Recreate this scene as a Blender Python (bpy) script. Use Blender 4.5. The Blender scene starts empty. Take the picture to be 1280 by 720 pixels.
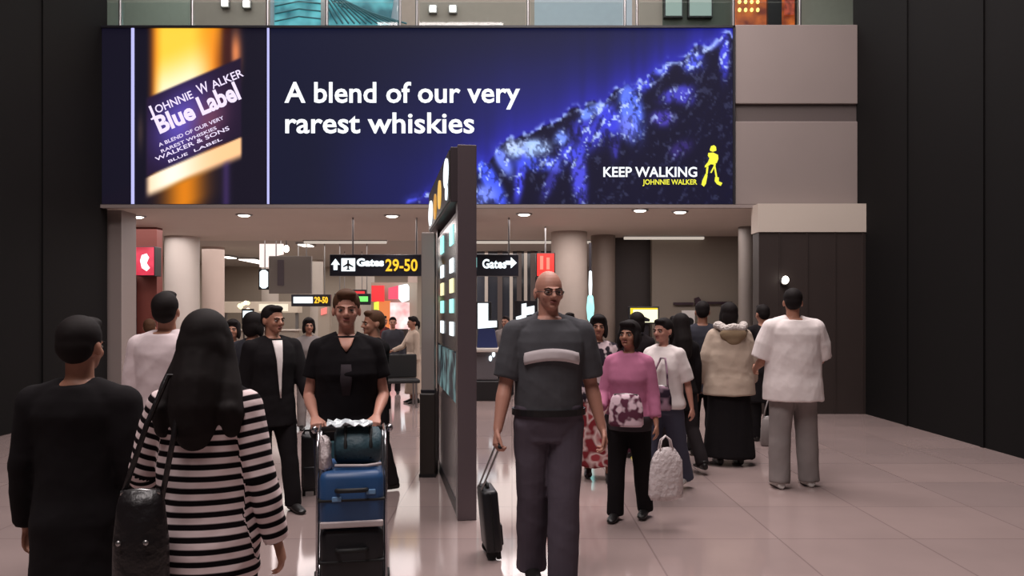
import bpy, bmesh, math, random
import numpy as np
from mathutils import Vector, Matrix, Euler

# ------------------------------------------------------------------ camera, world, big lights
SC = bpy.context.scene
COL = SC.collection
F, EYE, HZ = 1000.0, 1.52, 392.0          # focal length in pixels of a 1280 wide frame, eye height, horizon row
cam_data = bpy.data.cameras.new('camera')
cam_data.sensor_width = 36.0
cam_data.lens = 36.0 * F / 1280.0
cam_data.shift_y = (HZ - 360.0) / 1280.0
cam_data.clip_end = 200
cam = bpy.data.objects.new('camera', cam_data)
cam.location = (0, 0, EYE)
cam.rotation_euler = (math.pi / 2, 0, 0)
COL.objects.link(cam)
SC.camera = cam
SC.view_settings.view_transform = 'Standard'
SC.view_settings.look = 'None'
SC.view_settings.exposure = 0.0
SC.view_settings.gamma = 1.0
SC.view_settings.use_curve_mapping = False
SC.cycles.use_denoising = True
SC.cycles.max_bounces = 6
SC.cycles.sample_clamp_indirect = 4.0

world = bpy.data.worlds.new('world')
SC.world = world
world.use_nodes = True
world.node_tree.nodes['Background'].inputs[0].default_value = (0.75, 0.68, 0.70, 1)
world.node_tree.nodes['Background'].inputs[1].default_value = 0.055


def area_light(name, loc, size, energy, color, rot=(0, 0, 0)):
    d = bpy.data.lights.new(name, 'AREA')
    d.shape = 'RECTANGLE'
    d.size, d.size_y = size
    d.energy = energy
    d.color = color
    o = bpy.data.objects.new(name, d)
    o.location = loc
    o.rotation_euler = rot
    COL.objects.link(o)
    return o


WARM = (1.0, 0.90, 0.885)
area_light('atrium_light', (-2.0, 1.0, 9.6), (3.5, 5.0), 740, WARM)
area_light('atrium_light', (1.6, 7.6, 9.6), (3.5, 4.4), 710, WARM)
area_light('atrium_light', (0.0, 10.6, 9.6), (8.0, 1.6), 330, WARM)
area_light('hall_light', (-5.0, 23.5, 3.55), (12.0, 8.0), 500, (1.0, 0.90, 0.84))
area_light('hall_light', (-4.0, 31.5, 3.55), (14.0, 7.0), 420, (1.0, 0.90, 0.84))
area_light('hall_light', (4.0, 22.0, 3.55), (4.0, 7.0), 110, (1.0, 0.92, 0.90))
area_light('soffit_fill', (-5.2, 15.2, 3.13), (7.0, 3.0), 210, WARM)  # added fill under the soffit, no fixture; brightens left column and red wall
area_light('soffit_fill', (1.9, 14.5, 3.13), (4.6, 1.6), 120, WARM)  # added fill without a fixture, lifts the middle column and grey wall
area_light('upper_light', (-1.0, 15.2, 9.3), (14.0, 4.0), 360, (0.95, 0.97, 0.95))


def W(px, py, Y):
    """point at depth Y seen at pixel (px, py) of the 1280x720 photograph"""
    return Vector(((px - 640.0) / F * Y, Y, EYE - (py - HZ) / F * Y))


def X(px, Y):
    return (px - 640.0) / F * Y


def Zz(py, Y):
    return EYE - (py - HZ) / F * Y


# ------------------------------------------------------------------ materials
def lin(c):
    return tuple(((v / 255.0) / 12.92 if v / 255.0 <= 0.04045 else ((v / 255.0 + 0.055) / 1.055) ** 2.4) for v in c)


_M = {}


def mat(name, rgb, rough=0.6, metal=0.0, var=0.0, vscale=8.0, bump=0.0, bscale=40.0, spec=0.5, alpha=None, trans=0.0, emit=0.0):
    if name in _M:
        return _M[name]
    m = bpy.data.materials.new(name)
    m.use_nodes = True
    nt = m.node_tree
    p = nt.nodes['Principled BSDF']
    c = lin(rgb)
    p.inputs['Base Color'].default_value = (*c, 1)
    p.inputs['Roughness'].default_value = rough
    p.inputs['Metallic'].default_value = metal
    p.inputs['Specular IOR Level'].default_value = spec
    if trans:
        p.inputs['Transmission Weight'].default_value = trans
    if emit:
        p.inputs['Emission Color'].default_value = (*c, 1)
        p.inputs['Emission Strength'].default_value = emit
    tc = nt.nodes.new('ShaderNodeTexCoord')
    if var:
        n = nt.nodes.new('ShaderNodeTexNoise')
        n.inputs['Scale'].default_value = vscale
        n.inputs['Detail'].default_value = 4
        nt.links.new(tc.outputs['Object'], n.inputs['Vector'])
        r = nt.nodes.new('ShaderNodeMix')
        r.data_type = 'RGBA'
        r.inputs[6].default_value = (*[v * (1 - var) for v in c], 1)
        r.inputs[7].default_value = (*[min(1, v * (1 + var)) for v in c], 1)
        nt.links.new(n.outputs['Fac'], r.inputs[0])
        nt.links.new(r.outputs[2], p.inputs['Base Color'])
    if bump:
        n2 = nt.nodes.new('ShaderNodeTexNoise')
        n2.inputs['Scale'].default_value = bscale
        n2.inputs['Detail'].default_value = 3
        nt.links.new(tc.outputs['Object'], n2.inputs['Vector'])
        b = nt.nodes.new('ShaderNodeBump')
        b.inputs['Strength'].default_value = bump
        b.inputs['Distance'].default_value = 0.03
        nt.links.new(n2.outputs['Fac'], b.inputs['Height'])
        nt.links.new(b.outputs['Normal'], p.inputs['Normal'])
    _M[name] = m
    return m


def cloth(name, rgb, var=0.18):
    return mat(name, rgb, rough=0.9, var=var, vscale=6, bump=0.35, bscale=5, spec=0.15)


def glow(name, rgb, strength=1.0):
    """something that gives off light: a lit sign face or lamp"""
    if name in _M:
        return _M[name]
    m = bpy.data.materials.new(name)
    m.use_nodes = True
    nt = m.node_tree
    p = nt.nodes['Principled BSDF']
    c = lin(rgb)
    p.inputs['Base Color'].default_value = (0.02, 0.02, 0.02, 1)
    p.inputs['Roughness'].default_value = 0.4
    p.inputs['Emission Color'].default_value = (*c, 1)
    p.inputs['Emission Strength'].default_value = strength
    _M[name] = m
    return m


def glow_mottled(name, a, b, scale, strength=1.0, voronoi=False, lo=0.35, hi=0.65):
    if name in _M:
        return _M[name]
    m = bpy.data.materials.new(name)
    m.use_nodes = True
    nt = m.node_tree
    p = nt.nodes['Principled BSDF']
    p.inputs['Base Color'].default_value = (0.02, 0.02, 0.02, 1)
    tc = nt.nodes.new('ShaderNodeTexCoord')
    n = nt.nodes.new('ShaderNodeTexVoronoi' if voronoi else 'ShaderNodeTexNoise')
    n.inputs['Scale'].default_value = scale
    nt.links.new(tc.outputs['Object'], n.inputs['Vector'])
    r = nt.nodes.new('ShaderNodeValToRGB')
    r.color_ramp.elements[0].position = lo
    r.color_ramp.elements[0].color = (*lin(a), 1)
    r.color_ramp.elements[1].position = hi
    r.color_ramp.elements[1].color = (*lin(b), 1)
    nt.links.new(n.outputs['Distance' if voronoi else 'Fac'], r.inputs[0])
    nt.links.new(r.outputs[0], p.inputs['Emission Color'])
    p.inputs['Emission Strength'].default_value = strength
    _M[name] = m
    return m


def patterned(name, a, b, scale, rough=0.9, lo=0.45, hi=0.55, c=None):
    """cloth printed with blotches of two or three colours"""
    if name in _M:
        return _M[name]
    m = bpy.data.materials.new(name)
    m.use_nodes = True
    nt = m.node_tree
    p = nt.nodes['Principled BSDF']
    p.inputs['Roughness'].default_value = rough
    p.inputs['Specular IOR Level'].default_value = 0.15
    tc = nt.nodes.new('ShaderNodeTexCoord')
    n = nt.nodes.new('ShaderNodeTexNoise')
    n.inputs['Scale'].default_value = scale
    n.inputs['Detail'].default_value = 1
    nt.links.new(tc.outputs['Object'], n.inputs['Vector'])
    r = nt.nodes.new('ShaderNodeValToRGB')
    e = r.color_ramp.elements
    e[0].position, e[0].color = lo, (*lin(a), 1)
    e[1].position, e[1].color = hi, (*lin(b), 1)
    if c:
        k = e.new(min(0.99, hi + 0.08))
        k.color = (*lin(c), 1)
    nt.links.new(n.outputs['Fac'], r.inputs[0])
    nt.links.new(r.outputs[0], p.inputs['Base Color'])
    _M[name] = m
    return m


def striped(name, dark, light, period, attr='along', duty=0.5):
    """woven stripes that follow a coordinate stored on the garment (down the trunk, along each sleeve)"""
    m = bpy.data.materials.new(name)
    m.use_nodes = True
    nt = m.node_tree
    p = nt.nodes['Principled BSDF']
    p.inputs['Roughness'].default_value = 0.9
    p.inputs['Specular IOR Level'].default_value = 0.1
    at = nt.nodes.new('ShaderNodeAttribute')
    at.attribute_name = attr
    d = nt.nodes.new('ShaderNodeMath'); d.operation = 'DIVIDE'; d.inputs[1].default_value = period
    f = nt.nodes.new('ShaderNodeMath'); f.operation = 'FRACT'
    r = nt.nodes.new('ShaderNodeValToRGB')
    e = r.color_ramp.elements
    e[0].position, e[0].color = duty - 0.06, (*lin(dark), 1)
    e[1].position, e[1].color = duty + 0.04, (*lin(light), 1)
    k = e.new(0.95); k.color = (*lin(light), 1)
    k = e.new(1.0); k.color = (*lin(dark), 1)
    nt.links.new(at.outputs['Fac'], d.inputs[0])
    nt.links.new(d.outputs[0], f.inputs[0])
    nt.links.new(f.outputs[0], r.inputs[0])
    nt.links.new(r.outputs[0], p.inputs['Base Color'])
    tc = nt.nodes.new('ShaderNodeTexCoord')
    n2 = nt.nodes.new('ShaderNodeTexNoise'); n2.inputs['Scale'].default_value = 8
    nt.links.new(tc.outputs['Object'], n2.inputs['Vector'])
    b = nt.nodes.new('ShaderNodeBump'); b.inputs['Strength'].default_value = 0.5; b.inputs['Distance'].default_value = 0.03
    nt.links.new(n2.outputs['Fac'], b.inputs['Height'])
    nt.links.new(b.outputs['Normal'], p.inputs['Normal'])
    return m


# ------------------------------------------------------------------ mesh helpers
def shade(me, smooth=True):
    me.polygons.foreach_set('use_smooth', [smooth] * len(me.polygons))


def add_box(bm, lo, hi, bevel=0.0):
    r = bmesh.ops.create_cube(bm, size=1.0)
    vs = r['verts']
    for v in vs:
        v.co = Vector([lo[i] + (v.co[i] + 0.5) * (hi[i] - lo[i]) for i in range(3)])
    if bevel > 0:
        es = list({e for v in vs for e in v.link_edges})
        bmesh.ops.bevel(bm, geom=es, offset=bevel, segments=2, affect='EDGES', profile=0.5)


def add_ell(bm, c, r, M=None, seg=16):
    mat4 = Matrix.Translation(Vector(c)) @ (M.to_4x4() if M else Matrix.Identity(4)) @ Matrix.Diagonal((r[0], r[1], r[2], 1))
    bmesh.ops.create_uvsphere(bm, u_segments=seg, v_segments=max(8, seg * 2 // 3), radius=1.0, matrix=mat4)


def loft(bm, rings, n=16):
    """rings: (centre, x axis, y axis, rx, ry); closed with caps"""
    loops = []
    for c, ax, ay, rx, ry in rings:
        c = Vector(c)
        loops.append([bm.verts.new(c + ax * (rx * math.cos(2 * math.pi * k / n)) + ay * (ry * math.sin(2 * math.pi * k / n))) for k in range(n)])
    for a, b in zip(loops[:-1], loops[1:]):
        for k in range(n):
            bm.faces.new((a[k], a[(k + 1) % n], b[(k + 1) % n], b[k]))
    bm.faces.new(list(reversed(loops[0])))
    bm.faces.new(loops[-1])


def frame(d, up=None):
    d = d.normalized()
    u = up or (Vector((0, 0, 1)) if abs(d.z) < 0.9 else Vector((0, 1, 0)))
    x = u.cross(d).normalized()
    return x, d.cross(x).normalized()


def tube(bm, pts, rad, n=12, ball=False, flat=1.0):
    pts = [Vector(p) for p in pts]
    if not isinstance(rad, (list, tuple)):
        rad = [rad] * len(pts)
    rings = []
    up = None
    for i, p in enumerate(pts):
        d = (pts[min(i + 1, len(pts) - 1)] - pts[max(i - 1, 0)])
        ax, ay = frame(d, up)
        up = ay if abs(ay.dot(d.normalized())) < 0.9 else None
        rings.append((p, ax, ay, rad[i], rad[i] * flat))
    loft(bm, rings, n)
    if ball:
        for i in (0, -1):
            add_ell(bm, pts[i], (rad[i],) * 3, seg=12)
        for i in range(1, len(pts) - 1):
            add_ell(bm, pts[i], (rad[i] * 0.99,) * 3, seg=12)


HX, HY, HV = Vector((1, 0, 0)), Vector((0, 1, 0)), Vector((0, 0, 1))


def prism(bm, poly, y0, y1):
    """polygon in (x, z) extruded from y0 to y1"""
    a = [bm.verts.new((p[0], y0, p[1])) for p in poly]
    b = [bm.verts.new((p[0], y1, p[1])) for p in poly]
    n = len(poly)
    bm.faces.new(a)
    bm.faces.new(list(reversed(b)))
    for k in range(n):
        bm.faces.new((a[k], b[k], b[(k + 1) % n], a[(k + 1) % n]))


def to_mesh(bm, name):
    bmesh.ops.recalc_face_normals(bm, faces=bm.faces[:])
    me = bpy.data.meshes.new(name)
    bm.to_mesh(me)
    bm.free()
    return me


def link(name, me, m, parent=None, loc=None, smooth=False):
    if m is not None:
        me.materials.clear()
        me.materials.append(m)
    shade(me, smooth)
    o = bpy.data.objects.new(name, me)
    COL.objects.link(o)
    if parent:
        o.parent = parent
    if loc is not None:
        o.location = loc
    return o


def obj(name, bm, m, parent=None, loc=None, smooth=False):
    return link(name, to_mesh(bm, name), m, parent, loc, smooth)


def box_obj(name, lo, hi, m, parent=None, bevel=0.0):
    bm = bmesh.new()
    add_box(bm, lo, hi, bevel)
    return obj(name, bm, m, parent)


def thing(name, label, cat, loc=(0, 0, 0), rz=0.0, group=None):
    o = bpy.data.objects.new(name, None)
    o.empty_display_size = 0.1
    COL.objects.link(o)
    o.location = loc
    o.rotation_euler = (0, 0, rz)
    return tag(o, label, cat, group)


def tag(o, label, cat, group=None):
    o['label'] = label
    o['category'] = cat
    if group:
        o['group'] = group
    return o


def struct(name, bm, m, smooth=False):
    o = obj(name, bm, m, smooth=smooth)
    o['kind'] = 'structure'
    return o


def sbox(name, lo, hi, m, bevel=0.0):
    bm = bmesh.new()
    add_box(bm, lo, hi, bevel)
    return struct(name, bm, m)


def remesh(bm, voxel, smooth=4, name='surface'):
    """fuse overlapping closed pieces into one continuous skin"""
    bmesh.ops.recalc_face_normals(bm, faces=bm.faces[:])
    me = bpy.data.meshes.new(name)
    bm.to_mesh(me)
    bm.free()
    o = bpy.data.objects.new('working', me)
    COL.objects.link(o)
    r = o.modifiers.new('r', 'REMESH')
    r.mode = 'VOXEL'
    r.voxel_size = voxel
    if smooth:
        s = o.modifiers.new('s', 'SMOOTH')
        s.factor = 0.5
        s.iterations = smooth
    dg = bpy.context.evaluated_depsgraph_get()
    out = bpy.data.meshes.new_from_object(o.evaluated_get(dg))
    bpy.data.objects.remove(o)
    bpy.data.meshes.remove(me)
    out.name = name
    out.materials.clear()
    return out


def coords(me):
    a = np.empty(len(me.vertices) * 3)
    me.vertices.foreach_get('co', a)
    return a.reshape(-1, 3)


def text_mesh(txt, size=1.0, extrude=0.004, bold=0.0, align='LEFT', shear=0.0, squash=None):
    c = bpy.data.curves.new('lettering', 'FONT')
    c.body = txt
    c.size = size
    c.extrude = extrude
    c.offset = bold
    c.align_x = align
    c.shear = shear
    c.resolution_u = 3
    o = bpy.data.objects.new('working', c)
    COL.objects.link(o)
    dg = bpy.context.evaluated_depsgraph_get()
    me = bpy.data.meshes.new_from_object(o.evaluated_get(dg))
    bpy.data.objects.remove(o)
    me.name = 'lettering'
    me.materials.clear()
    return me


def put_text(name, txt, m, parent, x0, x1, zb, zt, y, bold=0.0, rot=0.0, shear=0.0, cap=None):
    """lettering standing upright, fitted between x0..x1 with capitals from zb to zt, facing the camera (-Y)"""
    me = text_mesh(txt, 1.0, 0.0, bold, shear=shear)
    v = coords(me)
    capme = text_mesh(cap or 'H', 1.0, 0.0, bold)
    cv = coords(capme)
    b0, b1 = cv[:, 1].min(), cv[:, 1].max()
    bpy.data.meshes.remove(capme)
    sx = (x1 - x0) / (v[:, 0].max() - v[:, 0].min())
    sz = (zt - zb) / (b1 - b0)
    xs = (v[:, 0] - v[:, 0].min()) * sx
    zs = (v[:, 1] - b0) * sz
    ca, sa = math.cos(rot), math.sin(rot)
    out = np.stack([x0 + xs * ca - zs * sa, np.full(len(v), y), zb + xs * sa + zs * ca], 1)
    me.vertices.foreach_set('co', out.ravel())
    me.update()
    return link(name, me, m, parent)


# ------------------------------------------------------------------ the hall: floor, walls, soffit, far hall
M_FLOOR = mat('polished_stone', (170, 150, 146), rough=0.1, spec=0.55)


def floor_nodes():
    nt = M_FLOOR.node_tree
    p = nt.nodes['Principled BSDF']
    tc = nt.nodes.new('ShaderNodeTexCoord')
    br = nt.nodes.new('ShaderNodeTexBrick')
    br.offset = 0.0
    br.inputs['Scale'].default_value = 1.0
    br.inputs['Brick Width'].default_value = 0.9
    br.inputs['Row Height'].default_value = 0.9
    br.inputs['Mortar Size'].default_value = 0.006
    br.inputs['Color1'].default_value = (*lin((168, 148, 144)), 1)
    br.inputs['Color2'].default_value = (*lin((158, 140, 137)), 1)
    br.inputs['Mortar'].default_value = (*lin((140, 122, 120)), 1)
    nt.links.new(tc.outputs['Object'], br.inputs['Vector'])
    n = nt.nodes.new('ShaderNodeTexNoise')
    n.inputs['Scale'].default_value = 1.3
    n.inputs['Detail'].default_value = 5
    nt.links.new(tc.outputs['Object'], n.inputs['Vector'])
    mx = nt.nodes.new('ShaderNodeMix')
    mx.data_type = 'RGBA'
    mx.blend_type = 'MULTIPLY'
    mx.inputs[0].default_value = 0.25
    nt.links.new(br.outputs['Color'], mx.inputs[6])
    nt.links.new(n.outputs['Fac'], mx.inputs[7])
    nt.links.new(mx.outputs[2], p.inputs['Base Color'])
    rr = nt.nodes.new('ShaderNodeMapRange')
    rr.inputs[3].default_value = 0.055
    rr.inputs[4].default_value = 0.12
    nt.links.new(n.outputs['Fac'], rr.inputs[0])
    nt.links.new(rr.outputs[0], p.inputs['Roughness'])


floor_nodes()
sbox('floor', (-16, -4, -0.2), (16, 46, 0.0), M_FLOOR)

M_FASCIA = mat('grey_panel', (138, 126, 122), rough=0.55, var=0.05, vscale=1.5)
M_FASCIA_D = mat('grey_panel_groove', (88, 78, 76), rough=0.6)
M_SOFFIT = mat('soffit_paint', (196, 184, 172), rough=0.7, var=0.04, vscale=2)
M_SIDE = mat('dark_cladding', (14, 12, 12), rough=0.85, var=0.15, vscale=2, spec=0.15)
M_FAR = mat('far_wall_paint', (170, 160, 148), rough=0.8, var=0.06, vscale=1.0)
M_COLW = mat('column_white', (196, 188, 180), rough=0.5, var=0.04, vscale=2)
M_COLP = mat('column_pinkish', (205, 186, 178), rough=0.5, var=0.04, vscale=2)
M_DARKW = mat('dark_wood_wall', (46, 36, 33), rough=0.6, var=0.15, vscale=3)
M_REDW = mat('dark_red_wall', (110, 52, 44), rough=0.6, var=0.15, vscale=3)
M_STEEL = mat('brushed_steel', (150, 148, 148), rough=0.35, metal=0.9)
M_DARKMETAL = mat('dark_metal', (48, 45, 50), rough=0.45, metal=0.5)
M_BLACK = mat('black_plastic', (22, 20, 22), rough=0.45)
M_CEIL = mat('ceiling_paint', (175, 170, 162), rough=0.8)

YB = 12.4                                   # depth of the billboard face
ZS = Zz(258, YB)                            # soffit height, 3.18
ZT = Zz(33, YB)                             # top of the billboard, 5.97

# side walls of the front concourse
bm = bmesh.new()
add_box(bm, (-6.6, -4, 0), (-6.35, 12.55, 10))
for k in range(9):
    add_box(bm, (-6.37, -3.2 + 1.75 * k, 0.0), (-6.33, -3.14 + 1.75 * k, 10))
struct('wall_left', bm, M_SIDE)
bm = bmesh.new()
add_box(bm, (5.35, -4, 0), (5.6, 12.55, 10))
for k in range(9):
    add_box(bm, (5.33, -3.2 + 1.75 * k, 0.0), (5.37, -3.14 + 1.75 * k, 10))
struct('wall_right', bm, M_SIDE)
sbox('ceiling', (-6.6, -4, 9.75), (5.6, 12.6, 9.95), M_CEIL)
sbox('wall_back', (-6.6, -4.2, 0), (5.6, -4.0, 10), M_SIDE)

# mezzanine edge: fascia, panels right of the billboard, soffit
sbox('wall_front', (-6.4, YB + 0.12, ZS), (5.4, YB + 0.3, ZT - 0.05), M_FASCIA)
bm = bmesh.new()
zb1, zb2 = Zz(152, YB), Zz(130, YB)
xr0, xr1 = X(919, YB), 5.35
add_box(bm, (xr0, YB - 0.02, zb2), (xr1, YB + 0.12, ZT + 0.02), 0.01)
add_box(bm, (xr0, YB - 0.02, Zz(256, YB)), (xr1, YB + 0.12, zb1), 0.01)
struct('trim_1', bm, M_FASCIA)
sbox('trim_2', (xr0, YB + 0.03, zb1), (xr1, YB + 0.12, zb2), M_FASCIA_D)
bm = bmesh.new()
add_box(bm, (-11, YB + 0.0, ZS - 0.02), (5.4, 18.0, ZS + 0.3))
struct('ceiling_soffit', bm, M_SOFFIT)
sbox('trim_3', (-11, YB - 0.06, ZS - 0.03), (5.35, YB + 0.03, ZS + 0.02), M_FASCIA)
# far hall beyond the soffit
sbox('ceiling_far', (-16, 18.0, 3.62), (8, 38, 3.8), M_CEIL)
sbox('wall_far', (-16, 36.0, 0), (8, 36.2, 3.7), M_FAR)
sbox('wall_far_left', (-13.2, 12.6, 0), (-13.0, 36, 3.7), M_FAR)
# right, under the soffit: grey wall, dark recess, dark wood wall
M_RW = mat('grey_brown_wall', (128, 118, 106), rough=0.7, var=0.06, vscale=1.5)
sbox('wall_right_rear', (X(815, 17), 17.0, 0), (7.0, 17.2, ZS + 0.1), M_RW)
sbox('wall_right_recess', (X(768, 17.4), 17.3, 0), (X(830, 17.4), 17.5, ZS + 0.1), M_DARKW)
bm = bmesh.new()
add_box(bm, (X(946, 12.2), 12.1, 0), (5.36, 12.4, Zz(291, 12.2)))
for k in range(4):
    xx = X(946, 12.2) + 0.3 + 0.42 * k
    add_box(bm, (xx, 12.085, 0), (xx + 0.02, 12.12, Zz(291, 12.2)))
struct('wall_right_wood', bm, M_DARKW)
sbox('trim_4', (X(946, 12.2) - 0.02, 12.08, Zz(291, 12.2)), (5.36, 12.42, ZS), M_SOFFIT)
# left pier under the soffit and the red shop wall
sbox('wall_left_pier', (-6.9, 12.7, 0), (X(163, 13.0), 13.2, ZS), M_FASCIA)
sbox('wall_left_red', (X(160, 15.2), 15.2, 0), (X(196, 15.2), 15.45, ZS), M_REDW)


def column(name, px0, px1, Y, m, ztop):
    r = (px1 - px0) / 2.0 / F * Y
    c = X((px0 + px1) / 2.0, Y)
    bm = bmesh.new()
    for z0, z1, rr in ((0.0, ztop, r), (0.0, 0.16, r * 1.06)):
        loft(bm, [((c, Y + r, z0), HX, HY, rr, rr), ((c, Y + r, z1), HX, HY, rr, rr)], 36)
    o = struct(name, bm, m, smooth=True)
    es = o.modifiers.new('edges', 'EDGE_SPLIT')
    return o


column('column', 198, 240, 16.8, M_COLW, ZS)
column('column.001', 248, 275, 25.0, M_COLP, 3.62)
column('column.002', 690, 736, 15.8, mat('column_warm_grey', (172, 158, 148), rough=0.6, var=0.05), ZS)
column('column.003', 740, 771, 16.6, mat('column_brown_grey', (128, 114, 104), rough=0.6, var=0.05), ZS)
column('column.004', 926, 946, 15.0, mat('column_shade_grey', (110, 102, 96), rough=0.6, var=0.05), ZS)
column('column.005', 386, 402, 31.0, M_COLW, 3.62)
column('column.006', 442, 466, 29.0, M_COLW, 3.62)
column('column.007', 324, 345, 30.0, M_COLW, 3.62)
column('column.008', 509, 521, 33.0, M_COLP, 3.62)
# glazed bay in the middle distance: mullions with panes
M_GLASS_D = mat('dim_glass', (70, 74, 84), rough=0.1, spec=0.8)
sbox('window_1', (X(596, 27), 27.0, 0), (X(690, 27), 27.1, 3.62), M_GLASS_D)
for k, px in enumerate((606, 622, 637, 646, 655, 663, 672)):
    sbox('trim_%d' % (5 + k), (X(px, 26.9), 26.8, 0), (X(px + (6 if k % 2 else 4), 26.9), 26.98, 3.62), M_COLW if k % 2 == 0 else M_FASCIA_D)

# ------------------------------------------------------------------ ceiling lamps
M_LAMP = glow('lamp_glow', (255, 246, 232), 6.0)
lamps = [(305, 268, 'downlight left of the billboard text, in the soffit'), (490, 269, 'downlight in the soffit left of the pylon sign'),
         (655, 267, 'downlight in the soffit just right of the pylon sign'), (800, 257, 'downlight at the soffit edge below the billboard slogan'),
         (850, 264, 'downlight in the soffit below the yellow walking emblem'), (172, 270, 'downlight at the left end of the soffit below the bottle picture')]
for px, py, lb in lamps:
    Yl = max(YB + 0.22, (ZS - 0.02 - EYE) / (HZ - py) * F)
    t = thing('downlight', lb, 'ceiling light', (X(px, Yl), Yl, ZS - 0.02), group='downlights in the soffit')
    bm = bmesh.new()
    loft(bm, [((0, 0, -0.02), HX, HY, 0.13, 0.13), ((0, 0, 0.0), HX, HY, 0.14, 0.14)], 24)
    obj('trim_ring', bm, M_STEEL, t, smooth=False)
    bm = bmesh.new()
    loft(bm, [((0, 0, -0.035), HX, HY, 0.07, 0.07), ((0, 0, -0.018), HX, HY, 0.10, 0.10)], 24)
    obj('lens', bm, M_LAMP, t, smooth=False)
    d = bpy.data.lights.new('downlight_beam', 'SPOT')
    d.energy = 45
    d.spot_size = math.radians(95)
    d.spot_blend = 0.8
    d.color = WARM
    d.shadow_soft_size = 0.06
    lo = bpy.data.objects.new('downlight_beam', d)
    lo.location = (0, 0, -0.06)
    lo.parent = t
    COL.objects.link(lo)
# lit strips along the far edge of the soffit
M_STRIP = glow('strip_glow', (205, 192, 180), 0.9)
for px0, px1, lb in ((380, 483, 'thin pale light strip on the soffit edge above the overhead gate sign'),
                     (594, 775, 'thin pale light strip on the soffit edge right of the pylon'),
                     (780, 880, 'dim pale light strip on the soffit edge above the grey wall at right')):
    Ys = 17.9 if px0 < 700 else 16.9
    t = thing('strip_light', lb, 'light strip', (X((px0 + px1) / 2, Ys), Ys, ZS - 0.02), group='strip lights on the soffit edge')
    w = (px1 - px0) / 2 / F * Ys
    box_obj('housing', (-w - 0.02, -0.03, -0.02), (w + 0.02, 0.06, 0.0), M_STEEL, t)
    box_obj('diffuser', (-w, -0.035, -0.075), (w, 0.05, -0.02), M_STRIP, t, 0.01)

# lamps of the far hall ceiling
M_FARLAMP = glow('far_lamp_glow', (255, 245, 235), 3.0)


def ceiling_panel(px0, px1, Y0, Y1, lb):
    zc = 3.62
    t = thing('ceiling_lamp', lb, 'ceiling light', (X((px0 + px1) / 2, Y0), Y0, zc), group='flat lamps on the far ceiling')
    w = (px1 - px0) / 2 / F * Y0
    box_obj('frame', (-w - 0.05, -0.05, -0.06), (w + 0.05, Y1 - Y0 + 0.05, 0.0), M_STEEL, t)
    box_obj('diffuser', (-w, 0, -0.09), (w, Y1 - Y0, -0.05), M_FARLAMP, t, 0.01)


ceiling_panel(298, 318, 30.0, 33.5, 'narrow lit ceiling lamp right of the pinkish column')
ceiling_panel(276, 286, 28.6, 29.4, 'small lit ceiling lamp touching the pinkish column')
ceiling_panel(372, 385, 23.5, 24.2, 'small lit ceiling lamp above the grey display board')

# ------------------------------------------------------------------ billboard
rng = np.random.RandomState(5)


def vnoise(x, y, cell, seed):
    r = np.random.RandomState(seed).rand(64, 64)
    gx, gy = x / cell, y / cell
    ix, iy = np.floor(gx).astype(int), np.floor(gy).astype(int)
    fx, fy = gx - ix, gy - iy
    fx = fx * fx * (3 - 2 * fx); fy = fy * fy * (3 - 2 * fy)
    g = lambda a, b: r[a % 64, b % 64]
    return (g(ix, iy) * (1 - fx) + g(ix + 1, iy) * fx) * (1 - fy) + (g(ix, iy + 1) * (1 - fx) + g(ix + 1, iy + 1) * fx) * fy


def sstep(a, b, x):
    t = np.clip((x - a) / (b - a), 0, 1)
    return t * t * (3 - 2 * t)


def over(img, a, rgb):
    a = np.clip(a, 0, 1)[..., None]
    return img * (1 - a) + np.array(rgb, float) * a


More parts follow.
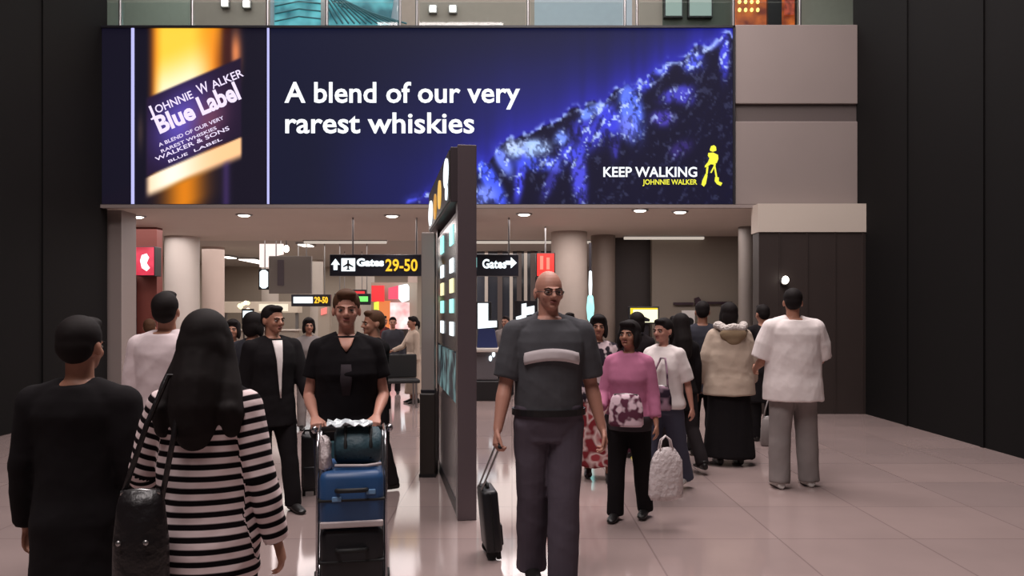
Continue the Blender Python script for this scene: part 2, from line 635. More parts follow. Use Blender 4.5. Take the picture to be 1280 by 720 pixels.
def bottle_picture(x, y):
    img = np.zeros(x.shape + (3,)) + np.array((14, 12, 26.0))
    # bottle body above the label
    body = sstep(182, 200, x) * (1 - sstep(262, 292, x))
    warm = 0.55 + 0.45 * sstep(33, 115, y + (x - 186) * 0.4)
    img = over(img, body, (232, 120, 14))
    core = sstep(188, 206, x) * (1 - sstep(236, 276, x))
    img = over(img, core * 0.95, (255, 206, 66))
    hot = core * sstep(70, 128, y + (x - 186) * 0.42)
    img = over(img, hot * 0.9, (255, 244, 214))
    img = over(img, np.exp(-((x - 268) / 13) ** 2) * (1 - sstep(40, 100, y + (x - 186) * .2)) * 0.5, (255, 170, 40))
    img = over(img, np.exp(-((x - 295) / 7) ** 2 - ((y - 66) / 26) ** 2) * 0.95, (222, 130, 78))
    img = over(img, sstep(274, 284, x) * (1 - sstep(286, 292, x)) * 0.8, (60, 22, 16))
    # below the label
    lt = 122 - (x - 186) * 0.43             # label top line
    lb = 220 - (x - 186) * 0.43             # label bottom line
    below = sstep(0, 3, y - lb)
    img = over(img, below, (16, 12, 26))
    band = below * (1 - sstep(17, 30, y - lb + (x - 186) * -0.02)) * sstep(180, 190, x) * (1 - sstep(300, 304, x))
    img = over(img, band, (255, 196, 140))
    img = over(img, band * np.exp(-((x - 215) / 34) ** 2), (255, 246, 226))
    img = over(img, below * np.exp(-((x - 231) / 26) ** 2) * sstep(18, 30, y - lb) * (1 - sstep(50, 75, y - lb) * 0.6), (214, 122, 16))
    img = over(img, below * np.exp(-((x - 283) / 5) ** 2) * sstep(20, 30, y - lb) * 0.6, (74, 52, 110))
    # the label
    lab = sstep(-2, 2, y - lt) * (1 - sstep(-2, 2, y - lb)) * sstep(181, 186, x) * (1 - sstep(300, 304, x))
    img = over(img, lab, (30, 18, 40))
    img = over(img, lab * np.exp(-((x - 228) / 34) ** 2 - ((y - lt - 48) / 40) ** 2), (92, 76, 176))
    img = over(img, lab * np.exp(-((x - 262) / 22) ** 2 - ((y - lt - 60) / 28) ** 2) * 0.75, (118, 66, 86))
    img = over(img, np.exp(-((x - 176) / 4) ** 2 - ((y - 165) / 22) ** 2) * 0.5, (92, 70, 60))
    return img


RIDGE = np.array([(480, 262), (505, 251), (540, 234), (575, 222), (600, 207), (622, 190), (642, 174), (682, 160), (720, 137),
                  (746, 127), (780, 109), (812, 95), (842, 76), (872, 62), (905, 46), (930, 40)], float)


def mountain_picture(x, y):
    img = np.zeros(x.shape + (3,)) + np.array((15, 18, 40.0))
    img = over(img, sstep(90, 230, y) * (1 - sstep(600, 760, x)) * sstep(380, 480, x) * 0.6, (26, 28, 92))
    ry = np.interp(x, RIDGE[:, 0], RIDGE[:, 1])
    jag = (vnoise(x, y * 0, 7, 3) - 0.5) * 14
    d = y - (ry + jag)
    above = np.exp(-np.maximum(0, -d) / 42.0) * sstep(470, 640, x)
    img = over(img, above * 0.85, (46, 44, 190))
    img = over(img, np.exp(-((x - 640) / 130) ** 2 - ((y - 120) / 60) ** 2) * 0.35, (44, 44, 130))
    rock = sstep(-2, 3, d)
    img = over(img, rock, (13, 11, 34))
    blobs = [  # x, y, rx, ry, degrees, colour, weight: lit faces of the ridge
        (612, 224, 9, 40, 28, (70, 92, 255), 1.0), (604, 244, 16, 12, 0, (120, 140, 255), 0.8), (628, 200, 8, 22, 30, (110, 130, 255), 0.8),
        (662, 187, 24, 11, 8, (168, 198, 255), 1.1), (640, 184, 10, 8, 0, (190, 210, 255), 0.8), (650, 222, 6, 32, -8, (66, 70, 220), 0.8),
        (672, 205, 30, 9, 0, (70, 88, 240), 0.7), (692, 206, 8, 12, 40, (96, 110, 255), 0.7), (724, 220, 9, 36, 4, (74, 74, 214), 0.9),
        (688, 228, 7, 22, -25, (60, 58, 170), 0.6), (716, 190, 18, 11, 10, (70, 76, 226), 0.8), (702, 172, 9, 9, 0, (120, 150, 255), 0.8),
        (736, 165, 22, 20, 0, (58, 58, 190), 0.8), (752, 136, 10, 8, 20, (150, 180, 255), 1.0), (735, 142, 12, 7, 30, (110, 140, 255), 0.9),
        (762, 150, 14, 22, 25, (60, 64, 215), 0.8), (789, 138, 13, 32, 10, (92, 118, 250), 1.1), (786, 160, 11, 16, 15, (120, 130, 255), 0.6),
        (768, 186, 6, 14, 0, (58, 54, 160), 0.7), (804, 104, 14, 10, 25, (64, 70, 214), 0.9), (826, 86, 11, 8, 25, (72, 80, 214), 0.9),
        (845, 118, 20, 9, 20, (66, 62, 180), 0.9), (858, 122, 10, 10, 60, (70, 66, 190), 0.7), (866, 76, 13, 14, -35, (84, 96, 232), 1.0),
        (888, 55, 12, 7, 25, (110, 120, 250), 0.8), (905, 66, 6, 30, 0, (64, 66, 210), 0.95), (828, 148, 14, 10, 0, (66, 56, 160), 0.9),
        (850, 187, 16, 9, 35, (52, 40, 110), 0.7), (516, 248, 12, 6, 20, (74, 84, 232), 1.0), (540, 238, 16, 8, 25, (60, 64, 220), 1.0),
        (556, 233, 9, 8, 0, (66, 70, 220), 0.7), (545, 250, 26, 9, 10, (40, 36, 130), 0.7)]
    streak = 0.45 + 1.3 * sstep(.25, .75, vnoise(x + 0.5 * y, y * 0.35 - 0.3 * x, 6, 11)) * (.4 + .6 * vnoise(x, y, 3, 12)) + 0.6 * sstep(.45, .7, vnoise(x * 1.3 - y * .4, y * .5 + x * .3, 3.2, 13))
    for bx, by, rx, r_y, deg, c, w in blobs:
        a = math.radians(deg)
        dx, dy = x - bx, y - by
        u = (dx * math.cos(a) - dy * math.sin(a)) / rx
        v = (dx * math.sin(a) + dy * math.cos(a)) / r_y
        q = np.exp(-(u * u + v * v) ** 1.4)
        img = over(img, np.clip(q * 1.25, 0, 1) * w * np.clip(streak * 1.2, 0.15, 1.25) * np.clip(rock + 0.15, 0, 1), c)
    edge = np.exp(-(d / 4.0) ** 2) * sstep(590, 640, x) * sstep(0.5, 0.72, vnoise(x, y, 5, 21))
    img = over(img, edge * 0.8, (160, 185, 255))
    cracks = rock * sstep(0.60, 0.72, .6 * vnoise(x * 1.0 + y * 0.6, y * 0.4, 6, 31) + .4 * vnoise(x, y, 2.6, 32)) * 0.45
    img = over(img, rock * sstep(.62, .75, .6 * vnoise(x + y * .5, y * .5 - x * .2, 5, 41) + .4 * vnoise(x, y, 2.2, 42)) * np.clip(img[..., 2] / 200.0, 0, 1) * .9, (186, 208, 255))
    img = over(img, cracks, (13, 11, 40))
    return img


def picture_panel(name, px0, px1, py0, py1, fn, m, parent, y, step=1.5):
    nx, ny = int((px1 - px0) / step) + 1, int((py1 - py0) / step) + 1
    xs, ys = np.linspace(px0, px1, nx), np.linspace(py0, py1, ny)
    gx, gy = np.meshgrid(xs, ys)
    img = fn(gx, gy) / 255.0
    img = np.where(img <= 0.04045, img / 12.92, ((img + 0.055) / 1.055) ** 2.4)
    vx = (gx - 640) / F * YB
    vz = EYE - (gy - HZ) / F * YB
    v = np.stack([vx, np.full_like(vx, y), vz], -1).reshape(-1, 3)
    idx = np.arange(nx * ny).reshape(ny, nx)
    f = np.stack([idx[:-1, :-1], idx[1:, :-1], idx[1:, 1:], idx[:-1, 1:]], -1).reshape(-1, 4)
    me = bpy.data.meshes.new(name)
    me.from_pydata(v.tolist(), [], f.tolist())
    at = me.color_attributes.new('print', 'FLOAT_COLOR', 'POINT')
    rgba = np.concatenate([img.reshape(-1, 3), np.ones((nx * ny, 1))], 1)
    at.data.foreach_set('color', rgba.ravel())
    o = link(name, me, m, parent)
    return o


M_PRINT = bpy.data.materials.new('backlit_print')
M_PRINT.use_nodes = True
nt = M_PRINT.node_tree
pp = nt.nodes['Principled BSDF']
pp.inputs['Base Color'].default_value = (0.01, 0.01, 0.015, 1)
pp.inputs['Roughness'].default_value = 0.7
pp.inputs['Specular IOR Level'].default_value = 0.05
aa = nt.nodes.new('ShaderNodeAttribute')
aa.attribute_name = 'print'
nt.links.new(aa.outputs['Color'], pp.inputs['Emission Color'])
pp.inputs['Emission Strength'].default_value = 1.2

M_WHITE_TXT = glow('white_letter_glow', (246, 250, 255), 1.25)
M_LINE = glow('pale_line_glow', (196, 196, 255), 1.0)
M_YELLOW_TXT = glow('yellow_letter_glow', (244, 240, 60), 1.1)
M_LABEL_TXT = glow('label_letter_glow', (240, 226, 255), 1.1)
M_FRAME = mat('billboard_frame', (30, 28, 36), rough=0.5)

bb = thing('billboard', 'long backlit whisky billboard with bottle picture and blue mountain ridge on the mezzanine edge', 'billboard')
bx0, bx1 = X(122, YB), X(918, YB)
bm = bmesh.new()
add_box(bm, (bx0, YB + 0.0, ZS + 0.01), (bx1, YB + 0.13, ZT))
for lo, hi in (((bx0, YB - 0.05, ZT - 0.035), (bx1, YB, ZT)), ((bx0, YB - 0.05, ZS + 0.005), (bx1, YB, ZS + 0.03)),
               ((bx1 - 0.03, YB - 0.05, ZS), (bx1, YB, ZT)), ((bx0, YB - 0.05, ZS), (bx0 + 0.03, YB, ZT))):
    add_box(bm, lo, hi)
obj('frame', bm, M_FRAME, bb)
pic1 = picture_panel('bottle_picture', 125, 339, 35, 256.5, bottle_picture, M_PRINT, bb, YB - 0.012)
pic1['label'] = 'glowing amber bottle with a dark slanted label'
pic2 = picture_panel('mountain_picture', 339, 916, 35, 256.5, mountain_picture, M_PRINT, bb, YB - 0.012)
pic2['label'] = 'dark navy picture of a blue lit ridge'
for k, (xa, xb) in enumerate(((165, 171), (334.5, 339.5))):
    box_obj('light_line', (X(xa, YB), YB - 0.03, Zz(256, YB)), (X(xb - 2.5, YB), YB - 0.013, Zz(33.5, YB)), M_LINE, bb)
yt = YB - 0.022


def btext(name, t, m, px0, px1, pyb, pyt, bold=0.0, rot=0.0, shear=0.0, cap=None):
    return put_text(name, t, m, bb, X(px0, YB), X(px0, YB) + (px1 - px0) / F * YB, Zz(pyb, YB), Zz(pyt, YB), yt, bold, rot, shear, cap)


btext('headline', 'A blend of our very', M_WHITE_TXT, 356, 650, 129, 103, 0.018)
btext('headline', 'rarest whiskies', M_WHITE_TXT, 357, 593, 167, 141, 0.018)
btext('slogan', 'KEEP WALKING', M_WHITE_TXT, 754, 871, 221.5, 209, 0.02)
btext('brand_line', 'JOHNNIE WALKER', M_YELLOW_TXT, 803, 871, 231, 224.5, 0.02)
A = math.radians(23.3)
btext('label_lettering', 'J', M_LABEL_TXT, 188, 195, 147, 134, 0.012, A)
btext('label_lettering', 'OHNNIE', M_LABEL_TXT, 197, 247, 142.5, 132.5, 0.012, A)
btext('label_lettering', 'W', M_LABEL_TXT, 250, 264.5, 119.5, 106.5, 0.012, A)
btext('label_lettering', 'ALKER', M_LABEL_TXT, 267, 309, 112, 102, 0.012, A)
btext('label_lettering', 'Blue', M_LABEL_TXT, 201, 251, 168, 145, 0.035, A, cap='B')
btext('label_lettering', 'Label', M_LABEL_TXT, 254, 307, 145, 121, 0.035, A, cap='B')
btext('label_lettering', 'A BLEND OF OUR VERY', M_LABEL_TXT, 200, 288, 184, 179.5, 0.01, A)
btext('label_lettering', 'RAREST WHISKIES', M_LABEL_TXT, 203, 278, 191.5, 187.5, 0.01, A)
btext('label_lettering', 'WALKER & SONS', M_LABEL_TXT, 196, 296, 202, 197, 0.01, A)
btext('label_lettering', 'BLUE', M_LABEL_TXT, 212, 238, 204, 200.5, 0.01, A)
btext('label_lettering', 'LABEL', M_LABEL_TXT, 244, 282, 190.5, 187, 0.01, A)


def emblem():
    bm = bmesh.new()
    y0, y1 = YB - 0.026, YB - 0.014
    q = lambda pts: prism(bm, [((px - 640) / F * YB, Zz(py, YB)) for px, py in pts], y0, y1)
    q([(887, 187), (888.5, 183), (892, 181.8), (894.5, 184), (895, 188.5), (891, 190), (887.5, 189)])          # hat and head
    q([(885, 191.5), (891, 191), (897, 194), (897.5, 199), (895.5, 204), (892, 206), (888, 205.5), (883.5, 209), (880.5, 209.5), (881, 207), (884.5, 203), (886.5, 198), (884.5, 195)])
    q([(893, 205), (894.5, 206), (889, 216.5), (887.5, 216)])                                                  # stick
    q([(881.5, 217.5), (884, 219), (882, 230), (879.5, 233.5), (876.5, 231), (877.5, 226)])                     # rear leg
    q([(893.5, 221.5), (898, 222), (898, 227), (902.5, 229), (900.5, 232.5), (896, 230.5), (893, 226.5)])      # front leg
    q([(882.6, 209.5), (885.2, 208.5), (884, 218), (882, 217.8)])
    q([(891.6, 206.2), (893.4, 205.8), (896.2, 221.8), (894.2, 221.6)])
    return obj('walking_emblem', bm, M_YELLOW_TXT, bb)


emblem()

# ------------------------------------------------------------------ upper level behind the balustrade
M_UP1 = mat('upper_wall_green_grey', (140, 146, 134), rough=0.7, var=0.08)
M_UP2 = mat('upper_wall_brown_grey', (146, 134, 124), rough=0.7, var=0.08)
M_UP3 = mat('upper_wall_blue_grey', (150, 162, 172), rough=0.5, var=0.08)
M_UP4 = mat('upper_wall_dark_green', (62, 70, 60), rough=0.6, var=0.2)
YU = 17.0
zu0, zu1 = 5.2, 9.4
sbox('floor_upper', (-11, YB + 0.3, 5.2), (5.6, 18.5, 5.4), M_CEIL)
for k, (a, b, m) in enumerate(((40, 240, M_UP1), (240, 338, M_UP2), (338, 500, M_UP3), (500, 668, M_UP2), (668, 790, M_UP3), (790, 828, M_UP2), (828, 918, M_UP4), (918, 996, M_DARKW), (996, 1090, M_UP1))):
    sbox('wall_upper_%d' % (k + 1), (X(a, YU), YU, zu0), (X(b, YU), YU + 0.2, zu1), m)
sbox('ceiling_upper', (-11, YB + 0.3, 9.4), (7.8, 18.5, 9.55), M_CEIL)
# glass balustrade: panes between slim posts with a rail
M_GLASS = mat('clear_glass', (235, 245, 245), rough=0.02, trans=1.0, spec=0.5)
bal = thing('glass_balustrade', 'glass balustrade with slim steel posts along the upper floor above the billboard', 'balustrade', (0, YB + 0.45, 5.4))
posts = [60, 150, 240, 334, 408, 500, 521, 660, 781, 796, 917, 1000]
for px in posts:
    bm = bmesh.new()
    tube(bm, [(X(px, YB + .45), 0, 0), (X(px, YB + .45), 0, 1.2)], 0.022, 10)
    add_box(bm, (X(px, YB + .45) - 0.05, -0.05, 0), (X(px, YB + .45) + 0.05, 0.05, 0.02))
    obj('post', bm, M_STEEL, bal)
for a, b in zip(posts[:-1], posts[1:]):
    if b - a > 30:
        box_obj('pane', (X(a, YB + .45) + 0.04, -0.006, 0.08), (X(b, YB + .45) - 0.04, 0.006, 1.12), M_GLASS, bal)
bm = bmesh.new()
tube(bm, [(X(60, YB + .45), 0, 1.22), (X(1000, YB + .45), 0, 1.22)], 0.03, 12)
obj('handrail', bm, M_STEEL, bal)
# teal slatted skylight
M_TEAL = glow_mottled('teal_glow', (28, 110, 126), (120, 226, 236), 2.2, 0.8)
M_TEALSLAT = mat('teal_slat', (46, 96, 106), rough=0.5)
sk = thing('slatted_skylight', 'glowing teal skylight with fanned slats behind the upper balustrade', 'skylight', (X(420, YU), YU, 7.2))
prof = []
bm = bmesh.new()
prism(bm, [(X(344, YU) - X(420, YU), 0), (X(484, YU) - X(420, YU), 0), (X(494, YU) - X(420, YU), 1.2), (X(500, YU) - X(420, YU), 2.1), (X(344, YU) - X(420, YU), 2.1)], -0.06, -0.01)
obj('lit_pane', bm, M_TEAL, sk)
for k in range(13):
    bm = bmesh.new()
    a = math.radians(58 - 3.6 * k)
    x0 = X(405 + 7.2 * k, YU) - X(420, YU)
    dx, dz = -math.cos(a) * 1.5, math.sin(a) * 1.5
    z0 = 0.45
    tube(bm, [(x0 + 0.3, -0.09, z0), (x0 + 0.3 + dx * 0.5, -0.10, z0 + dz * 0.55), (x0 + 0.3 + dx, -0.09, z0 + dz)], 0.02, 8)
    obj('slat', bm, M_TEALSLAT, sk)
for k in range(7):
    bm = bmesh.new()
    z0 = 0.5 + 0.16 * k
    tube(bm, [(X(345, YU) - X(420, YU), -0.08, z0), (X(375, YU) - X(420, YU), -0.09, z0 + 0.10), (X(404, YU) - X(420, YU), -0.08, z0 + 0.05)], 0.016, 8)
    obj('slat', bm, M_TEALSLAT, sk)
box_obj('mullion', (X(403, YU) - X(420, YU), -0.14, 0), (X(412, YU) - X(420, YU), -0.02, 2.1), M_STEEL, sk)
# wall lamps upstairs
for px, py, lb in ((281, 4, 'square white wall lamp upstairs, leftmost, above the bottle picture'), (308, 5, 'square white wall lamp upstairs, second from left, above the bottle picture'),
                   (541, 11, 'square white wall lamp upstairs above the word our, left of a pair'), (566, 11, 'square white wall lamp upstairs above the word our, right of a pair')):
    p = W(px, py, YU - 0.1)
    t = thing('wall_lamp', lb, 'lamp', p, group='square lamps on the upper wall')
    box_obj('housing', (-0.09, 0, -0.09), (0.09, 0.1, 0.09), M_STEEL, t, 0.01)
    box_obj('lens', (-0.065, -0.03, -0.065), (0.065, 0.0, 0.065), M_LAMP, t, 0.015)
# shelf panels and the amber light display at the right end upstairs
M_PALEP = glow('pale_display_glow', (176, 196, 186), 0.7)
for px0, px1, lb in ((832, 852, 'narrow pale lit display panel upstairs over the ridge picture'), (862, 889, 'wide pale lit display panel upstairs beside the amber lights')):
    t = thing('lit_board', lb, 'display panel', (X((px0 + px1) / 2, YU - .12), YU - .12, Zz(18, YU - .12)))
    w = (px1 - px0) / 2 / F * YU
    box_obj('frame', (-w - 0.03, 0, -0.06), (w + 0.03, 0.11, 0.75), M_BLACK, t)
    box_obj('face', (-w, -0.02, -0.03), (w, 0.0, 0.72), M_PALEP, t)
t = thing('amber_light_wall', 'amber glowing display of small lights upstairs at the right end', 'light display', (X(955, YU - .15), YU - .15, 7.4))
M_AMB = glow_mottled('amber_glow', (120, 34, 6), (230, 110, 30), 3.0, 0.9)
box_obj('backing', (X(919, YU) - X(955, YU), 0, 0), (X(993, YU) - X(955, YU), 0.13, 1.8), M_AMB, t)
M_AMBDOT = glow('amber_dot_glow', (255, 220, 120), 2.2)
for i in range(4):
    for j in range(5):
        bm = bmesh.new()
        add_ell(bm, (X(924 + 7.5 * i, YU) - X(955, YU), -0.04, 0.50 + 0.17 * j), (0.035, 0.03, 0.045), seg=10)
        obj('bulb', bm, M_AMBDOT, t, smooth=True)
box_obj('dark_panel', (X(958, YU) - X(955, YU), -0.1, 0), (X(975, YU) - X(955, YU), 0.0, 1.8), M_BLACK, t)
box_obj('red_panel', (X(980, YU) - X(955, YU), -0.06, 0.4), (X(991, YU) - X(955, YU), 0.0, 1.8), glow_mottled('red_amber_glow', (80, 16, 10), (220, 90, 60), 6.0, 0.8), t)

# ------------------------------------------------------------------ hanging wayfinding signs
M_SIGNBLK = mat('sign_black', (24, 24, 36), rough=0.4)
M_SIGNW = glow('sign_white', (238, 250, 255), 1.5)
M_SIGNY = glow('sign_yellow', (255, 196, 40), 1.3)
M_SIGNG = glow('sign_green', (120, 235, 110), 1.3)
M_SIGNR = glow('sign_red', (235, 40, 48), 1.2)
M_SIGNO = glow('sign_orange', (235, 130, 70), 1.0)
M_CYAN = glow('sign_cyan', (170, 250, 245), 1.3)
M_TXTDARK = mat('sign_letter_dark', (50, 30, 40), rough=0.5)


def sign_box(t, px0, px1, py0, py1, Y, depth=0.16, m=None, name='casing'):
    return box_obj(name, (X(px0, Y) - t.location.x, -0.0, Zz(py1, Y) - t.location.z), (X(px1, Y) - t.location.x, depth, Zz(py0, Y) - t.location.z), m or M_SIGNBLK, t, 0.008)


def stext(t, name, s, m, px0, px1, pyb, pyt, Y, bold=0.015, cap=None):
    return put_text(name, s, m, t, X(px0, Y) - t.location.x, X(px1, Y) - t.location.x, Zz(pyb, Y) - t.location.z, Zz(pyt, Y) - t.location.z, -0.012, bold, cap=cap)


def sshape(t, name, polys, m, Y, y0=-0.02, y1=-0.004):
    bm = bmesh.new()
    for poly in polys:
        prism(bm, [(X(a, Y) - t.location.x, Zz(b, Y) - t.location.z) for a, b in poly], y0, y1)
    return obj(name, bm, m, t)


def hang(t, pxs, py, Y, ztop=None):
    for px in pxs:
        bm = bmesh.new()
        tube(bm, [(X(px, Y) - t.location.x, 0.08, Zz(py, Y) - t.location.z), (X(px, Y) - t.location.x, 0.08, (ztop or ZS) - t.location.z)], 0.015, 8)
        obj('hanger', bm, M_STEEL, t)


YS = 13.6
t = thing('hanging_sign', 'hanging gate sign with white up arrow and yellow numbers 29-50', 'sign', (X(474, YS), YS, Zz(345, YS)))
sign_box(t, 412, 545, 318, 345, YS)
hang(t, (440, 520), 319, YS)
sshape(t, 'arrow', [[(414, 331), (419.5, 323.5), (425, 331), (421.8, 331), (421.8, 337.5), (417.2, 337.5), (417.2, 331)]], M_SIGNW, YS)
sshape(t, 'pictogram', [[(427, 323), (444, 323), (444, 339), (427, 339)]], M_SIGNW, YS)
sshape(t, 'pictogram_plane', [[(434.5, 325), (436.5, 325), (436.8, 329.5), (442, 333), (442, 334.5), (436.6, 332.5), (436.4, 335.5), (438.5, 337.5), (432.5, 337.5), (434.6, 335.5), (434.4, 332.5), (429, 334.5), (429, 333), (434.2, 329.5)]], M_SIGNBLK, YS, -0.024, -0.01)
stext(t, 'lettering', 'Gates', M_SIGNW, 446, 480, 333, 323, YS, 0.05)
stext(t, 'lettering', '29-50', M_SIGNY, 482, 522, 339, 324, YS, 0.02)
t = thing('hanging_sign', 'hanging gates sign with white right arrow to the right of the pylon', 'sign', (X(610, YS), YS, Zz(345, YS)))
sign_box(t, 546, 648, 318, 345, YS)
hang(t, (560, 636), 319, YS)
sshape(t, 'pictogram', [[(589, 321), (593, 319.5), (596, 322), (596, 334), (594, 338), (590, 338), (588.5, 334)]], M_CYAN, YS)
stext(t, 'lettering', 'Gates', M_SIGNW, 603, 633, 335.5, 324, YS, 0.03)
sshape(t, 'arrow', [[(632, 326), (638.5, 326), (638.5, 321.5), (646, 328.5), (638.5, 335.5), (638.5, 331), (632, 331)]], M_SIGNW, YS)

Y2 = 24.0
t = thing('hanging_sign', 'small far gate sign in white and yellow left of the trolley woman', 'sign', (X(388, Y2), Y2, Zz(383, Y2)))
sign_box(t, 364, 413, 368, 383, Y2)
hang(t, (372, 405), 369, Y2, 3.62)
stext(t, 'lettering', '29-50', M_SIGNY, 393, 410, 379, 371, Y2, 0.04)
sshape(t, 'lit_strip', [[(367, 371), (391, 371), (391, 379), (367, 379)]], M_SIGNW, Y2)
t = thing('hanging_sign', 'small far sign with green letters behind the trolley woman', 'sign', (X(441, Y2), Y2, Zz(381, Y2)))
sign_box(t, 418, 463, 367, 381, Y2)
hang(t, (424, 458), 368, Y2, 3.62)
sshape(t, 'lit_strip', [[(437, 370.5), (460, 370.5), (460, 377), (437, 377)]], M_SIGNG, Y2)
sshape(t, 'arrow', [[(420, 374), (425, 369.5), (425, 372.5), (430, 372.5), (430, 375.5), (425, 375.5), (425, 378.5)]], M_SIGNW, Y2)
t = thing('shop_sign', 'thin red lit shop sign above the far green sign', 'sign', (X(441, Y2 + 3), Y2 + 3, Zz(368, Y2 + 3)))
sign_box(t, 424, 458, 362, 369, Y2 + 3)
sshape(t, 'lit_strip', [[(426, 364), (456, 364), (456, 367.5), (426, 367.5)]], M_SIGNR, Y2 + 3)
hang(t, (430, 452), 363, Y2 + 3, 3.62)

# red signs near the columns
Y3 = 14.9
t = thing('shop_sign', 'red lit shop sign with a white mark at the far left by the red wall', 'sign', (X(180, Y3), Y3, Zz(346, Y3)))
sign_box(t, 167, 193.5, 308, 345, Y3, 0.28, M_BLACK)
sshape(t, 'lit_face', [[(168, 309), (192.5, 309), (192.5, 344), (168, 344)]], glow_mottled('red_sign_face', (190, 20, 50), (250, 70, 100), 2.5, 1.1), Y3, -0.02, 0.01)
sshape(t, 'white_mark', [[(176, 326), (178, 319), (184, 317), (187, 322), (184, 329), (188, 335), (184, 339), (178, 335)]], M_SIGNW, Y3, -0.03, -0.01)
t = thing('shop_sign', 'red lit sign above the head of the bald man', 'sign', (X(682, 15), 15, Zz(347, 15)))
sign_box(t, 670, 694, 316, 346, 15, 0.2, M_BLACK)
sshape(t, 'lit_face', [[(671.5, 317), (692.5, 317), (692.5, 345), (671.5, 345)]], glow('red_bright_face', (255, 48, 40), 1.5), 15, -0.02, 0.01)
sshape(t, 'pale_bar', [[(675, 320), (679, 320), (679, 337), (675, 337)], [(683, 322), (687, 322), (687, 337), (683, 337)]], glow('red_pale_face', (255, 130, 110), 1.4), 15, -0.03, -0.01)
hang(t, (682,), 317, 15)
# string of sparkling lamps down the edge of the red shop wall
M_SPARK = glow('spark_glow', (255, 236, 205), 3.0)
t = thing('lamp_strip', 'vertical strip of small sparkling lamps on the edge of the red wall at left', 'lamp', (X(166, 15.1), 15.1, Zz(430, 15.1)))
box_obj('backing', (-0.05, 0, 0), (0.05, 0.05, Zz(346, 15.1) - Zz(430, 15.1)), M_DARKMETAL, t)
for k, py in enumerate((350, 358, 366, 373, 380, 387, 394, 400, 406, 412, 420)):
    bm = bmesh.new()
    add_ell(bm, ((-0.012) ** 1 if k % 2 else 0.012, -0.02, Zz(py, 15.1) - Zz(430, 15.1)), (0.028, 0.03, 0.05), seg=10)
    obj('bulb', bm, M_SPARK, t, smooth=True)
# vertical lit tube on the right-hand column
t = thing('light_tube', 'tall vertical white light tube right of the bald man in front of a brown column', 'light tube', (X(738, 15.2), 15.2, Zz(432, 15.2)))
zb = Zz(432, 15.2)
bm = bmesh.new()
tube(bm, [(0, 0.06, -zb), (0, 0.06, Zz(303, 15.2) - zb)], 0.028, 10)
obj('pole', bm, M_DARKMETAL, t)
for a, b, r, m, n in ((398, 372, 0.075, M_CYAN, 'bright_lamp'), (371, 340, 0.035, M_SIGNW, 'upper_lamp'), (432, 399, 0.032, M_SIGNW, 'lower_lamp')):
    bm = bmesh.new()
    tube(bm, [(0, 0, Zz(a, 15.2) - zb), (0, 0, Zz((a + b) / 2, 15.2) - zb), (0, 0, Zz(b, 15.2) - zb)], [r * .75, r, r * .75], 12, ball=True)
    obj(n, bm, m, t, smooth=True)
# yellow lit sign by the dark recess
t = thing('lit_menu_sign', 'pale yellow lit sign by the dark recess above the pink top woman', 'sign', (X(805, 16.2), 16.2, 0))
sign_box(t, 786, 824, 383, 405, 16.2, 0.15)
sshape(t, 'lit_face', [[(788, 385), (822, 385), (822, 403), (788, 403)]], glow('yellow_sign_face', (255, 250, 205), 1.4), 16.2, -0.02, 0.01)
sshape(t, 'yellow_edge', [[(788, 385), (791, 385), (791, 403), (788, 403)], [(788, 385), (822, 385), (822, 387), (788, 387)]], glow('yellow_sign_edge', (240, 210, 30), 1.2), 16.2, -0.03, -0.01)
sshape(t, 'dark_mark', [[(794, 399), (800, 394), (806, 396), (812, 399), (812, 402), (794, 402)]], M_SIGNBLK, 16.2, -0.03, -0.01)
bm = bmesh.new()
add_box(bm, (X(799, 16.2) - t.location.x, 0.04, 0), (X(811, 16.2) - t.location.x, 0.12, Zz(404, 16.2)))
add_box(bm, (-0.3, -0.1, 0), (0.3, 0.25, 0.03))
obj('stand', bm, M_DARKMETAL, t)
# dark lettered strip on the grey wall, poster and small wall lamp at right
t = thing('wall_lettering', 'thin dark strip of lettering on the grey wall above the hooded jacket', 'sign', (X(872, 16.95), 16.95, Zz(384, 16.95)))
sshape(t, 'dark_bar', [[(842, 378), (867, 378), (867, 381), (842, 381)], [(877, 377), (915, 377), (915, 380), (877, 380)], [(868, 373), (873, 371), (876, 375), (874, 382), (869, 382)]], M_TXTDARK, 16.95, -0.03, 0.045)
t = thing('poster', 'small white poster with a dark dot on the grey wall left of the hooded jacket', 'poster', (X(861, 16.9), 16.9, Zz(430, 16.9)))
sshape(t, 'sheet', [[(853, 388), (869, 388), (869, 430), (853, 430)]], mat('poster_white', (225, 220, 215), rough=0.6), 16.9, 0.03, 0.09)
bm = bmesh.new()
loft(bm, [((X(862.5, 16.9) - t.location.x, 0.015, Zz(402, 16.9) - t.location.z), HX, HV, 0.085, 0.085), ((X(862.5, 16.9) - t.location.x, 0.035, Zz(402, 16.9) - t.location.z), HX, HV, 0.085, 0.085)], 20)
obj('dark_dot', bm, M_BLACK, t)
t = thing('wall_lamp', 'small glowing wall lamp on the dark wood wall above the white shirt at right', 'lamp', W(981, 350, 12.02))
bm = bmesh.new()
loft(bm, [((0, 0.0, -0.02), HX, HV, 0.05, 0.05), ((0, 0.08, -0.02), HX, HV, 0.06, 0.06)], 16)
obj('bracket', bm, M_STEEL, t)
bm = bmesh.new()
add_ell(bm, (0, -0.03, 0), (0.05, 0.05, 0.06))
obj('bulb', bm, M_LAMP, t, smooth=True)

